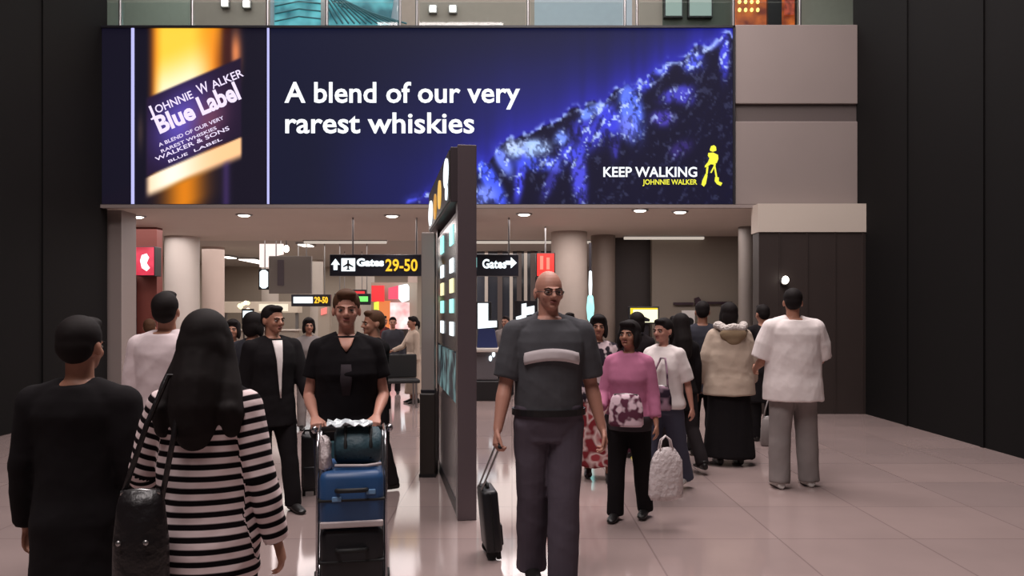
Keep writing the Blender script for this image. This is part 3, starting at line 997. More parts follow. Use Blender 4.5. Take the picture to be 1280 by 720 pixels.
# ------------------------------------------------------------------ far left shops: lit sign, display board, screen, counter
t = thing('lit_sign', 'white lit ceiling sign in an L shape above the suited man', 'sign', (X(338, 22), 22, 2.9))
sshape(t, 'lit_face', [[(325, 305), (354, 305), (354, 318), (335, 322), (335, 334), (325, 334)]], glow('warm_white_face', (255, 236, 230), 1.15), 22, -0.05, 0.05)
hang(t, (330, 350), 306, 22, 3.62)
t = thing('lit_sign', 'small white lit upright sign with black rim above the suited man', 'sign', (X(330, 21), 21, 2.1))
sign_box(t, 323, 337, 336, 362, 21, 0.12, M_BLACK)
sshape(t, 'lit_face', [[(325, 340), (328, 337.5), (332, 337.5), (335, 340), (335, 358), (332, 360.5), (328, 360.5), (325, 358)]], M_SIGNW, 21, -0.03, 0.0)
hang(t, (330,), 337, 21, 3.62)
t = thing('display_board', 'grey hanging display board left of the gate sign', 'board', (X(366, 20), 20, 1.9))
sign_box(t, 336, 389, 320, 367, 20, 0.12, mat('board_grey', (128, 122, 118), rough=0.6))
sshape(t, 'dark_stripe', [[(347, 325), (355, 325), (355, 357), (347, 357)]], mat('board_stripe', (92, 84, 92), rough=0.6), 20, -0.02, 0.01)
hang(t, (344, 382), 321, 20, 3.62)
t = thing('round_lamp', 'small round white lamp high above the suited man', 'lamp', W(358, 311, 20))
bm = bmesh.new(); add_ell(bm, (0, 0, 0), (0.07, 0.07, 0.09)); obj('globe', bm, M_LAMP, t, smooth=True)
bm = bmesh.new(); tube(bm, [(0, 0, 0.05), (0, 0, 3.62 - t.location.z)], 0.012, 8); obj('hanger', bm, M_DARKMETAL, t)
t = thing('lit_canopy', 'long pale lit canopy over the far left counter', 'canopy', (X(320, 27), 27, 0))
sign_box(t, 276, 372, 377, 391, 27, 0.6, mat('canopy_paint', (214, 204, 188), rough=0.6), 'fascia')
for px in (279, 369):
    box_obj('post', (X(px, 27) - t.location.x - 0.05, 0.2, 0), (X(px, 27) - t.location.x + 0.05, 0.3, Zz(390, 27)), M_STEEL, t)
sshape(t, 'lit_strip', [[(324, 380), (360, 380), (360, 389), (324, 389)]], glow('canopy_glow', (255, 240, 215), 1.0), 27, -0.03, 0.01)
t = thing('shop_counter', 'pale counter far behind on the left under the lit canopy', 'counter', (X(320, 26.2), 26.2, 0))
bm = bmesh.new(); add_box(bm, (-1.3, 0, 0), (1.3, 0.5, 0.95), 0.02); obj('body', bm, mat('counter_paint', (160, 150, 140), rough=0.6), t)
bm = bmesh.new(); add_box(bm, (-1.36, -0.05, 0.95), (1.36, 0.55, 1.0), 0.01); obj('top', bm, M_COLW, t)
t = thing('monitor', 'small white lit monitor with black rim over the dark heads at left', 'monitor', (X(310, 18.5), 18.5, 0))
sign_box(t, 302, 317, 386, 405, 18.5, 0.06, M_BLACK)
sshape(t, 'screen', [[(304, 388.5), (315.5, 388.5), (315.5, 403), (304, 403)]], M_SIGNW, 18.5, -0.02, 0.01)
bm = bmesh.new()
add_box(bm, (-0.03, 0.02, 0), (0.03, 0.05, Zz(404, 18.5)))
add_box(bm, (-0.2, -0.15, 0), (0.2, 0.2, 0.02))
obj('stand', bm, M_DARKMETAL, t)
M_CLUS = glow('cluster_glow', (244, 246, 190), 1.6)
for cx, cy, lb in ((304, 383, 'cluster of small yellowish lamps over the white monitor'), (331, 392, 'cluster of small yellowish lamps left of the suited man')):
    Yc = 19.3
    t = thing('lamp_cluster', lb, 'lamp', (X(cx, Yc), Yc, 0), group='lamp clusters at the far left')
    bm = bmesh.new()
    tube(bm, [(0, 0.05, 0), (0, 0.05, Zz(cy + 3, Yc))], 0.018, 8)
    add_box(bm, (-0.15, -0.1, 0), (0.15, 0.2, 0.02))
    obj('stem', bm, M_DARKMETAL, t)
    r_ = random.Random(cx)
    for k in range(7):
        bm = bmesh.new()
        dx, dz = r_.uniform(-7, 7), r_.uniform(-5, 5)
        add_ell(bm, (dx / F * Yc, r_.uniform(-0.05, 0.05), Zz(cy + dz, Yc)), (0.05, 0.05, 0.05), seg=10)
        obj('globe', bm, M_CLUS if k % 3 else M_SPARK, t, smooth=True)

# ------------------------------------------------------------------ far middle shop front
Y4 = 27.5
sh = thing('shop', 'far lit shop front with red and white signs and an orange panel', 'shop', (X(490, Y4), Y4, 0))
box_obj('back_wall', (X(462, Y4) - sh.location.x, 0.3, 0), (X(520, Y4) - sh.location.x, 0.4, 2.6), M_FAR, sh)
sshape(sh, 'orange_panel', [[(472, 376), (487, 376), (487, 425), (472, 425)]], M_SIGNO, Y4, 0.1, 0.2)
sshape(sh, 'white_panel', [[(487, 378), (511, 378), (511, 412), (487, 412)]], glow_mottled('pinkish_white_face', (255, 150, 150), (255, 244, 240), 2.0, 1.15), Y4, 0.1, 0.2)
sshape(sh, 'red_sign', [[(465, 357), (480, 357), (480, 377), (465, 377)]], M_SIGNR, Y4, -0.1, 0.1)
sshape(sh, 'pink_sign', [[(486, 360), (498, 357), (498, 374), (486, 374)]], glow('pink_face', (240, 80, 110), 1.1), Y4, -0.1, 0.1)
sshape(sh, 'white_sign', [[(499, 357), (509, 355), (511, 358), (511, 375), (503, 378), (499, 374)]], M_SIGNW, Y4, -0.12, 0.1)
sshape(sh, 'yellow_sign', [[(468, 378), (473, 377), (473, 392), (468, 392)]], glow('yellow_green_face', (225, 235, 70), 1.2), Y4, -0.1, 0.1)
sshape(sh, 'red_mark', [[(402, 386), (409, 384), (409, 392), (402, 394)]], glow('rose_face', (250, 130, 120), 1.1), Y4, -0.1, 0.1)
box_obj('red_mark_board', (X(398, Y4) - sh.location.x, -0.05, 0), (X(412, Y4) - sh.location.x, 0.3, Zz(383, Y4)), M_FAR, sh)
box_obj('counter', (X(466, Y4) - sh.location.x, -0.8, 0), (X(512, Y4) - sh.location.x, -0.4, 1.0), M_DARKW, sh)

# kiosk with a bright screen right of the pylon; second screen behind the bald man
t = thing('information_kiosk', 'blue and grey kiosk with a white lit screen right of the pylon', 'kiosk', (X(610, 13.9), 13.9, 0))
M_BLUEK = mat('kiosk_blue', (44, 56, 104), rough=0.4)
M_GREYK = mat('kiosk_grey', (96, 92, 96), rough=0.5)
k0 = lambda a: X(a, 13.9) - t.location.x
kz = lambda b: Zz(b, 13.9)
bm = bmesh.new(); add_box(bm, (k0(592), 0, 0.0), (k0(624), 0.55, kz(476)), 0.02); obj('base', bm, M_BLACK, t)
bm = bmesh.new(); add_box(bm, (k0(594), 0.03, kz(476)), (k0(622), 0.5, kz(440)), 0.03); obj('body', bm, M_GREYK, t)
bm = bmesh.new(); add_box(bm, (k0(590), -0.12, kz(440)), (k0(624), 0.45, kz(435)), 0.02); obj('shelf', bm, M_COLW, t)
bm = bmesh.new(); prism(bm, [(k0(596), kz(435)), (k0(622), kz(435)), (k0(618), kz(411)), (k0(598), kz(411))], 0.06, 0.3); obj('control_panel', bm, M_BLUEK, t)
bm = bmesh.new(); add_box(bm, (k0(595), 0.1, kz(412)), (k0(614), 0.2, kz(377)), 0.015); obj('screen_frame', bm, M_BLACK, t)
sshape(t, 'screen', [[(597, 379), (610, 379), (610, 401), (621, 401), (621, 409), (597, 411)]], M_SIGNW, 13.9, 0.06, 0.1)
bm = bmesh.new(); add_box(bm, (k0(614), 0.1, kz(412)), (k0(623), 0.2, kz(400)), 0.01); obj('screen_frame', bm, M_BLACK, t)
for px, py in ((617, 443), (613, 448), (592, 430)):
    bm = bmesh.new(); add_ell(bm, (k0(px), -0.0 if px > 600 else 0.1, kz(py)), (0.03, 0.03, 0.05), seg=10); obj('lamp', bm, M_SIGNW, t, smooth=True)
t = thing('lit_screen', 'white lit screens on a stand just left of the bald head', 'screen', (X(655, 20), 20, 0))
sign_box(t, 643, 671, 376, 414, 20.02, 0.1, M_DARKMETAL)
sshape(t, 'screen', [[(652, 380), (658, 379), (658, 396), (652, 402)], [(658, 384), (668, 382), (668, 392), (658, 394)], [(645, 396), (652, 394), (652, 410), (645, 410)]], M_SIGNW, 20, -0.04, 0.01)
bm = bmesh.new(); add_box(bm, (-0.06, 0.02, 0), (0.06, 0.12, Zz(413, 20))); add_box(bm, (-0.4, -0.2, 0), (0.4, 0.3, 0.03)); obj('stand', bm, M_DARKMETAL, t)

# ------------------------------------------------------------------ information pylon
M_PYL = mat('pylon_grey', (104, 92, 96), rough=0.35, metal=0.3, var=0.04)
M_PYLF = mat('pylon_face_grey', (140, 132, 134), rough=0.25, metal=0.2)
pyl_ang = math.atan2(-0.17, 1.0)
P0 = Vector((X(584, 5.87), 5.87, 0))
py_ = thing('information_pylon', 'tall grey sign pylon with lit side panel standing in the middle of the hall', 'sign pylon', P0, -pyl_ang)
# local: +Y runs along the slab away from the camera, -X is the lit side
LEN = 2.1
box_obj('post', (-0.07, 0.0, 0), (0.07, 0.14, 2.76), M_PYL, py_, 0.006)
box_obj('post', (-0.07, LEN - 0.14, 0), (0.07, LEN, 2.60), M_PYL, py_, 0.006)
box_obj('core', (-0.05, 0.14, 0.0), (0.05, LEN - 0.14, 2.30), M_PYL, py_)
box_obj('lower_face', (-0.058, 0.15, 0.02), (-0.05, LEN - 0.15, 0.84), M_PYLF, py_)
box_obj('skirting', (-0.064, 0.14, 0.0), (0.064, LEN - 0.14, 0.1), M_DARKMETAL, py_)
lf = box_obj('directory_panel', (-0.066, 0.15, 1.24), (-0.05, LEN - 0.15, 2.25), mat('directory_dark', (40, 46, 60), rough=0.2), py_)
for j, zc in enumerate((2.14, 1.90, 1.74, 1.58, 1.40)):
    for i, yc in enumerate((0.50, 1.42)):
        hz = 0.075 if j == 0 else 0.055
        box_obj('logo_tile', (-0.074, yc - 0.14, zc - hz), (-0.066, yc + 0.14, zc + hz), M_CYAN if j in (0, 3) else (M_SIGNW if j != 2 else glow('cream_tile', (255, 246, 190), 1.2)), lf)
M_TEALP = glow_mottled('teal_panel', (26, 36, 44), (130, 170, 172), 5.0, 0.7, lo=0.45, hi=0.75)
box_obj('map_panel', (-0.064, 0.15, 0.84), (-0.05, LEN - 0.15, 1.22), M_TEALP, py_)
hb = box_obj('header_box', (-0.12, 0.02, 2.34), (0.02, 2.35, 2.745), mat('header_case', (60, 50, 54), rough=0.5), py_, 0.006)
M_HEADP = glow_mottled('header_face', (20, 16, 14), (250, 225, 150), 3.2, 1.2, lo=0.44, hi=0.6)
box_obj('lit_face', (-0.13, 0.05, 2.36), (-0.12, 2.32, 2.725), glow('header_dark', (30, 24, 22), 1.0), hb)
for k, (ya, yb, za, zb_, m) in enumerate(((0.08, 0.45, 2.48, 2.70, M_SIGNW), (0.15, 0.30, 2.38, 2.50, M_SIGNW), (0.75, 1.05, 2.40, 2.64, glow('amber_face', (236, 186, 90), 1.1)), (1.25, 1.55, 2.37, 2.60, glow('gold_face', (210, 150, 50), 1.0)), (1.75, 2.25, 2.38, 2.62, M_SIGNW))):
    bm = bmesh.new()
    zm, ym = (za + zb_) / 2, (ya + yb) / 2
    loft(bm, [((-0.139, ym, zm), HY, HV, (yb - ya) / 2, (zb_ - za) / 2), ((-0.128, ym, zm), HY, HV, (yb - ya) / 2, (zb_ - za) / 2)], 20)
    obj('lit_figure', bm, m, hb)

# slim grey post on a dark plinth, just left of the pylon
t = thing('signpost', 'slim grey post on a tall dark plinth behind the left side of the pylon', 'post', (X(532.5, 7.42), 7.42, 0))
M_BIN = mat('plinth_brown', (44, 38, 35), rough=0.4)
bm = bmesh.new(); add_box(bm, (-0.06, 0, 0.02), (0.085, 0.26, 0.78), 0.012); obj('plinth', bm, M_BIN, t)
bm = bmesh.new(); add_box(bm, (-0.065, -0.005, 0.0), (0.09, 0.265, 0.03)); obj('skirting', bm, M_BLACK, t)
bm = bmesh.new(); add_box(bm, (-0.05, 0.05, 0.78), (0.075, 0.19, 2.28), 0.008); obj('post', bm, mat('post_grey', (150, 138, 134), rough=0.45, metal=0.2), t)
bm = bmesh.new(); add_box(bm, (-0.055, 0.045, 0.78), (0.08, 0.195, 0.81), 0.004); obj('collar', bm, M_DARKMETAL, t)

# ------------------------------------------------------------------ people
DEG = math.pi / 180
TORSO = {
    'm': [(.83, .150, .105, .012), (.90, .168, .118, .012), (.97, .163, .116, .004), (1.06, .152, .106, 0), (1.16, .156, .108, 0), (1.27, .172, .120, -.004),
          (1.35, .180, .116, .004), (1.41, .168, .098, .010), (1.45, .125, .078, .014), (1.49, .072, .064, .012)],
    'w': [(.83, .150, .108, .014), (.90, .172, .122, .014), (.97, .160, .112, .006), (1.06, .132, .096, .002), (1.14, .134, .098, .0), (1.25, .152, .118, -.012),
          (1.33, .156, .108, .0), (1.40, .150, .088, .010), (1.44, .112, .070, .014), (1.48, .062, .056, .012)]}


def rot_x(v, a):
    return Matrix.Rotation(a, 3, 'X') @ v


class Body:
    """joints of a standing figure in its own frame: faces -Y, its right hand on the -X side"""

    def __init__(self, H, kind='m', arms=None, legs=None, yaw=0, pitch=0, fat=1.0):
        self.kind, self.fat = kind, fat
        s = self.s = H / 1.75
        self.hs = (H / 1.75) ** 0.6
        a = {'R': dict(abd=8, flex=0, elbow=12, turn=0), 'L': dict(abd=8, flex=0, elbow=12, turn=0)}
        l = {'R': dict(flex=0, knee=2, abd=2), 'L': dict(flex=0, knee=2, abd=2)}
        for k in 'RL':
            a[k].update((arms or {}).get(k, {}))
            l[k].update((legs or {}).get(k, {}))
        self.arm, self.leg = {}, {}
        low = 9
        for k, sg in (('R', -1), ('L', 1)):
            q = l[k]
            f, kn, ab = q['flex'] * DEG, q['knee'] * DEG, q['abd'] * DEG
            hip = Vector((sg * .088, 0.01, .90))
            d1 = Vector((sg * math.sin(ab), -math.sin(f), -math.cos(f))).normalized()
            d2 = Vector((sg * math.sin(ab) * .6, -math.sin(f - kn), -math.cos(f - kn))).normalized()
            knee = hip + d1 * .42
            ank = knee + d2 * .40
            self.leg[k] = [hip, knee, ank]
            low = min(low, ank.z)
        self.dz = .08 - low
        for k in 'RL':
            self.leg[k] = [(p + Vector((0, 0, self.dz))) * s for p in self.leg[k]]
        sx = .185 if kind == 'm' else .158
        for k, sg in (('R', -1), ('L', 1)):
            q = a[k]
            f, ab, el, tn = q['flex'] * DEG, q['abd'] * DEG, q['elbow'] * DEG, q['turn'] * DEG
            sh = Vector((sg * sx, .012, 1.395 + self.dz))
            d1 = Vector((sg * math.sin(ab), -math.sin(f) * math.cos(ab), -math.cos(f) * math.cos(ab)))
            g = f + el
            d2 = Vector((sg * math.sin(ab) * .8 - sg * math.sin(tn), -math.sin(g), -math.cos(g))).normalized()
            elb = sh + d1 * .29
            wr = elb + d2 * .255
            self.arm[k] = [sh * s, elb * s, wr * s]
        self.rings = [(z + self.dz, rx * fat, ry * fat, yo) for z, rx, ry, yo in TORSO[kind]]
        piv = Vector((0, -.005, 1.52 + self.dz)) * s
        self.head = Matrix.Translation(piv) @ Matrix.Rotation(yaw * DEG, 4, 'Z') @ Matrix.Rotation(-pitch * DEG, 4, 'X') @ Matrix.Scale(self.hs, 4)
        self.top = 1.75 * s + self.dz * s

    def torso_at(self, z):
        z = z / self.s
        R = self.rings
        zs = [r[0] for r in R]
        return [float(np.interp(z, zs, [r[i] for r in R])) * self.s for i in (1, 2, 3)]

    def front(self, x, z, off):
        rx, ry, yo = self.torso_at(z)
        return yo - (ry + off) * math.sqrt(max(0.02, 1 - (x / (rx + off)) ** 2))

    def back(self, x, z, off):
        rx, ry, yo = self.torso_at(z)
        return yo + (ry + off) * math.sqrt(max(0.02, 1 - (x / (rx + off)) ** 2))


def hand(bm, B, k, palm='side', curl=25):
    s = B.s * (1.0 if B.kind == 'm' else .93)
    sg = -1 if k == 'R' else 1
    sh, el, wr = B.arm[k]
    d = (wr - el).normalized()
    if palm == 'side':                       # palm towards the thigh, thumb forward
        a = Vector((0, -1, 0)); a = (a - d * a.dot(d)).normalized()
    else:                                    # palm down, thumb towards the middle
        a = Vector((-sg, 0, 0)); a = (a - d * a.dot(d)).normalized()
    m = a.cross(d).normalized()
    want = Vector((-sg, 0, 0)) if palm == 'side' else Vector((0, 0, -1))
    if m.dot(want) < 0:
        m = -m
    # palm
    loft(bm, [(wr - d * .01 * s, a, m, .026 * s, .022 * s), (wr + d * .02 * s, a, m, .030 * s, .018 * s), (wr + d * .055 * s, a, m, .040 * s, .016 * s), (wr + d * .092 * s, a, m, .040 * s, .013 * s)], 14)
    ln = (.072, .080, .074, .058)
    for i in range(4):
        off = (.030 - .0205 * i) * s
        p = wr + d * (.088 - (.006 if i in (0, 3) else 0)) * s + a * off
        pts, rad = [p - d * .02 * s, p], [.0095 * s, .0095 * s]
        ang = 0
        for j, fr in enumerate((.45, .31, .24)):
            ang += (curl * (1 + .12 * i)) * DEG * (1.0 if j else .8)
            q = pts[-1] + (d * math.cos(ang) + m * math.sin(ang)) * ln[i] * fr * s
            pts.append(q)
            rad.append((.0088 - .0008 * j) * s)
        tube(bm, pts, rad, 8, ball=True)
    b = wr + d * .03 * s + a * .026 * s
    c1 = (d * .75 + a * .62 + m * .25).normalized()
    c2 = (d * .9 + a * .2 + m * .45).normalized()
    tube(bm, [b - c1 * .01 * s, b + c1 * .034 * s, b + c1 * .034 * s + c2 * .030 * s, b + c1 * .034 * s + c2 * .052 * s], [.013 * s, .0115 * s, .0098 * s, .008 * s], 8, ball=True)
    return wr + d * .09 * s + m * .02 * s


def hx(B, c, r, R=None, bm=None, seg=14):
    mm = B.head @ Matrix.Translation(Vector(c)) @ (R.to_4x4() if R else Matrix.Identity(4)) @ Matrix.Diagonal((r[0], r[1], r[2], 1))
    bmesh.ops.create_uvsphere(bm, u_segments=seg, v_segments=max(8, seg * 2 // 3), radius=1.0, matrix=mm)


def htube(B, bm, pts, rad, n=10, ball=True):
    P = [B.head @ Vector(p) for p in pts]
    r = [x * B.hs for x in (rad if isinstance(rad, (list, tuple)) else [rad] * len(pts))]
    tube(bm, P, r, n, ball)


def body_mesh(B, skin, browcol, voxel, palms, curls):
    s = B.s
    bm = bmesh.new()
    loft(bm, [(Vector((0, yo, z)) * s, HX, HY, rx * s, ry * s) for z, rx, ry, yo in B.rings], 24)
    nr = .056 if B.kind == 'm' else .047
    tube(bm, [Vector((0, .014, 1.42 + B.dz)) * s, B.head @ Vector((0, .012, .0)), B.head @ Vector((0, .012, .07))], [nr * 1.15 * s, nr * s, nr * s], 16)
    # head
    hx(B, (0, .010, .135), (.075, .094, .095), bm=bm, seg=20)
    hx(B, (0, -.026, .088), (.061, .066, .082), bm=bm, seg=18)
    hx(B, (0, -.042, .044), (.046, .046, .036), bm=bm)
    hx(B, (0, -.076, .026), (.021, .016, .016), bm=bm)
    hx(B, (0, -.080, .123), (.052, .016, .011), bm=bm)
    htube(B, bm, [(0, -.088, .116), (0, -.108, .082)], [.009, .0135])
    for q in (-1, 1):
        hx(B, (q * .012, -.098, .077), (.010, .010, .008), bm=bm, seg=8)
        hx(B, (q * .036, -.066, .082), (.022, .020, .022), bm=bm)
        hx(B, (q * .077, .014, .100), (.010, .021, .031), Matrix.Rotation(-.25, 3, 'X'), bm=bm)
    # arms and legs
    w = 1.0 if B.kind == 'm' else .84
    for k in 'RL':
        sh, el, wr = B.arm[k]
        d1, d2 = el - sh, wr - el
        tube(bm, [sh, sh + d1 * .4, el, ], [.056 * w * s, .050 * w * s, .040 * w * s], 14, ball=True)
        tube(bm, [el, el + d2 * .3, el + d2 * .75, wr], [.040 * w * s, .043 * w * s, .031 * w * s, .026 * w * s], 14, ball=True)
        hand(bm, B, k, palms.get(k, 'side'), curls.get(k, 25))
        hip, kn, an = B.leg[k]
        tube(bm, [hip, hip + (kn - hip) * .5, kn], [.088 * s, .076 * s, .054 * s], 14, ball=True)
        tube(bm, [kn, kn + (an - kn) * .3, kn + (an - kn) * .75, an], [.052 * s, .056 * s, .040 * s, .036 * s], 14, ball=True)
        tube(bm, [an + Vector((0, .03, -.035)) * s, an + Vector((0, -.07, -.045)) * s, an + Vector((0, -.14, -.055)) * s], [.034 * s, .034 * s, .022 * s], 10, ball=True)
    me = remesh(bm, voxel, 3, 'body')
    # eyes, lips and brows become part of the same mesh
    extra = []
    for fn, mm in ((lambda b: [hx(B, (q * .031, -.081, .106), (.0145, .0105, .0085), bm=b, seg=10) for q in (-1, 1)], mat('eye_white', (150, 136, 128), rough=0.5)),
                   (lambda b: [hx(B, (q * .031, -.0895, .106), (.0062, .004, .0062), bm=b, seg=8) for q in (-1, 1)], mat('eye_dark', (34, 24, 20), rough=0.2)),
                   (lambda b: hx(B, (0, -.0905, .052), (.023, .008, .0075), bm=b, seg=10), mat('lips_' + skin.name, tuple(int(v) for v in (150, 92, 86)), rough=0.5)),
                   (lambda b: [htube(B, b, [(q * .012, -.096, .124), (q * .032, -.095, .129), (q * .050, -.083, .124)], .0042, 6) for q in (-1, 1)], browcol)):
        b = bmesh.new()
        fn(b)
        m2 = to_mesh(b, 'x')
        extra.append((m2, mm))
    bb_ = bmesh.new()
    bb_.from_mesh(me)
    idx = 1
    for m2, mm in extra:
        n0 = len(bb_.faces)
        bb_.from_mesh(m2)
        bb_.faces.ensure_lookup_table()
        for f in bb_.faces[n0:]:
            f.material_index = idx
        idx += 1
        bpy.data.meshes.remove(m2)
    bb_.to_mesh(me)
    bb_.free()
    me.materials.append(skin)
    for _, mm in extra:
        me.materials.append(mm)
    shade(me, True)
    return me


def torso_shell(bm, B, z0, z1, off, drape=0.0, flare=0.0):
    """closed shell round the trunk from z0 to z1 (unscaled heights), off larger than the body"""
    s = B.s
    zs = sorted({z0 + B.dz, z1 + B.dz} | {r[0] for r in B.rings if z0 + B.dz < r[0] < z1 + B.dz} | {z0 + B.dz + .04} | {q + B.dz for q in (1.0, 1.11, 1.20, 1.31, 1.33) if z0 < q < z1})
    rr = []
    for z in zs:
        rx, ry, yo = [v / s for v in B.torso_at(z * s)]
        if z < 1.38 + B.dz:
            u = min(1.0, (1.38 + B.dz - z) / .16)
            rx += u * max(0, drape * .158 * B.fat - rx); ry += u * max(0, drape * .114 * B.fat - ry)
        fl = flare * max(0, (1.0 + B.dz - z))
        rr.append((Vector((0, yo, z)) * s, HX, HY, (rx + off + fl) * s, (ry + off + fl) * s))
    loft(bm, rr, 28)


def sleeve(bm, B, k, frac, off, loose=1.0):
    w = 1.0 if B.kind == 'm' else .86
    s = B.s
    sh, el, wr = B.arm[k]
    f1 = min(1.0, frac)
    e = sh + (el - sh) * f1
    pts, rad = [sh, sh + (el - sh) * f1 * .5, e], [(.058 * w + off) * s, (.054 * w + off * loose) * s, ((.056 - .014 * f1) * w + off * loose * 1.15) * s]
    tube(bm, pts, rad, 16)
    add_ell(bm, sh, ((.058 * w + off) * s,) * 3)
    if frac > 1:
        f2 = frac - 1
        e2 = el + (wr - el) * f2
        tube(bm, [el, el + (e2 - el) * .4, e2], [(.043 * w + off * loose) * s, (.043 * w + off * loose) * s, (.034 * w + off * loose) * s], 16)
        add_ell(bm, el, ((.0425 * w + off * loose) * s,) * 3)


def folds(me, amp, seed, stretch=1.0):
    """soft folds in hanging cloth: a warped ripple along the surface normal"""
    v = coords(me)
    n = np.empty(len(me.vertices) * 3)
    me.vertices.foreach_get('normal', n)
    n = n.reshape(-1, 3)
    r = np.random.RandomState(seed)
    x, y, z = v[:, 0], v[:, 1], v[:, 2] * stretch
    h = np.zeros(len(v))
    for k, (f, w) in enumerate(((3.5, 1.0), (6, .9), (10, .55), (17, .2))):
        for q in range(3):
            d = r.normal(size=3) * np.array((1, 1, .6))
            d /= np.linalg.norm(d)
            p = (x * d[0] + y * d[1] + z * d[2]) * f * 2.2
            c = r.normal(size=3) * 6
            h += w * (1 - 2 * np.abs(np.sin(p + 1.3 * np.sin(x * c[0] + y * c[1] + z * c[2]) + r.uniform(0, 6)))) / 3
    v = v + n * (amp * np.maximum(0, h - np.percentile(h, 12)))[:, None]
    me.vertices.foreach_set('co', v.ravel())
    me.update()
    return me


_seed = [11]


def top_mesh(B, sleeve_f, hem=.86, off=.014, neck=1.475, loose=1.0, voxel=.009, drape=.9, flare=0.09):
    bm = bmesh.new()
    torso_shell(bm, B, hem, neck, off, drape, flare)
    # slope of the shoulders
    s = B.s
    for k in 'RL':
        sh = B.arm[k][0]
        tube(bm, [Vector((sh.x * .25, .012 * s, (1.452 + B.dz) * s)), sh * 1.0], [(.040 + off) * s, (.052 * (1 if B.kind == 'm' else .88) + off) * s], 14)
        if sleeve_f:
            sleeve(bm, B, k, sleeve_f, off, loose)
    _seed[0] += 1
    return folds(remesh(bm, voxel, 5, 'top'), .0042 * loose ** .5, _seed[0])


def trousers_mesh(B, off=.012, waist=1.03, wide=1.0, length=1.0, voxel=.009):
    s = B.s
    bm = bmesh.new()
    torso_shell(bm, B, .80, waist, off)
    for k in 'RL':
        hip, kn, an = B.leg[k]
        end = kn + (an - kn) * (length if length <= 1 else 1)
        hem = end + Vector((0, .005, -.035 * s)) if length >= 1 else end
        tube(bm, [hip, hip + (kn - hip) * .5, kn], [(.096 + off) * s, (.082 + off) * s, (.062 + off) * wide * s], 18, ball=True)
        tube(bm, [kn, kn + (end - kn) * .4, kn + (end - kn) * .8, hem], [(.061 + off) * wide * s, (.060 + off) * wide * s, (.056 + off) * wide * s, (.056 + off) * wide * s], 18)
    _seed[0] += 1
    return folds(remesh(bm, voxel, 5, 'trousers'), .0045, _seed[0])


def skirt_mesh(B, waist=1.03, hem=.15, wide=.26, voxel=.012):
    s = B.s
    bm = bmesh.new()
    zs = [waist, .95, .85, .6, hem]
    rr = []
    for z in zs:
        t_ = max(0, (.85 - z) / (.85 - hem))
        rx, ry, yo = [v / s for v in B.torso_at(max(.84, z) * s)]
        rr.append((Vector((0, yo, z + (B.dz if z > .7 else 0))) * s, HX, HY, (rx + .015 + t_ * (wide - rx)) * s, (ry + .015 + t_ * (wide * .8 - ry)) * s))
    loft(bm, list(reversed(rr)), 28)
    _seed[0] += 1
    return folds(remesh(bm, voxel, 4, 'skirt'), .010, _seed[0], .15)


def shoe_mesh(B, k, big=1.0, voxel=.007):
    s = B.s
    hip, kn, an = B.leg[k]
    bm = bmesh.new()
    z = an.z - .08 * s
    c = an.copy(); c.z = z
    L = lambda y, zz, rx, rz: (c + Vector((0, y, zz)) * s, HX, HV, rx * big * s, rz * big * s)
    loft(bm, [L(.075, .035, .026, .030), L(.05, .045, .036, .044), L(0, .05, .039, .05), L(-.06, .038, .044, .038), L(-.12, .028, .047, .027), L(-.165, .022, .038, .020), L(-.185, .018, .018, .012)], 16)
    tube(bm, [c + Vector((0, .02, .05)) * s, c + Vector((0, .02, .105)) * s], [.044 * big * s, .040 * big * s], 14)
    me = remesh(bm, voxel, 3, 'shoe')
    v = coords(me)
    v[:, 2] = np.maximum(v[:, 2], z + .002)
    me.vertices.foreach_set('co', v.ravel())
    me.update()
    return me


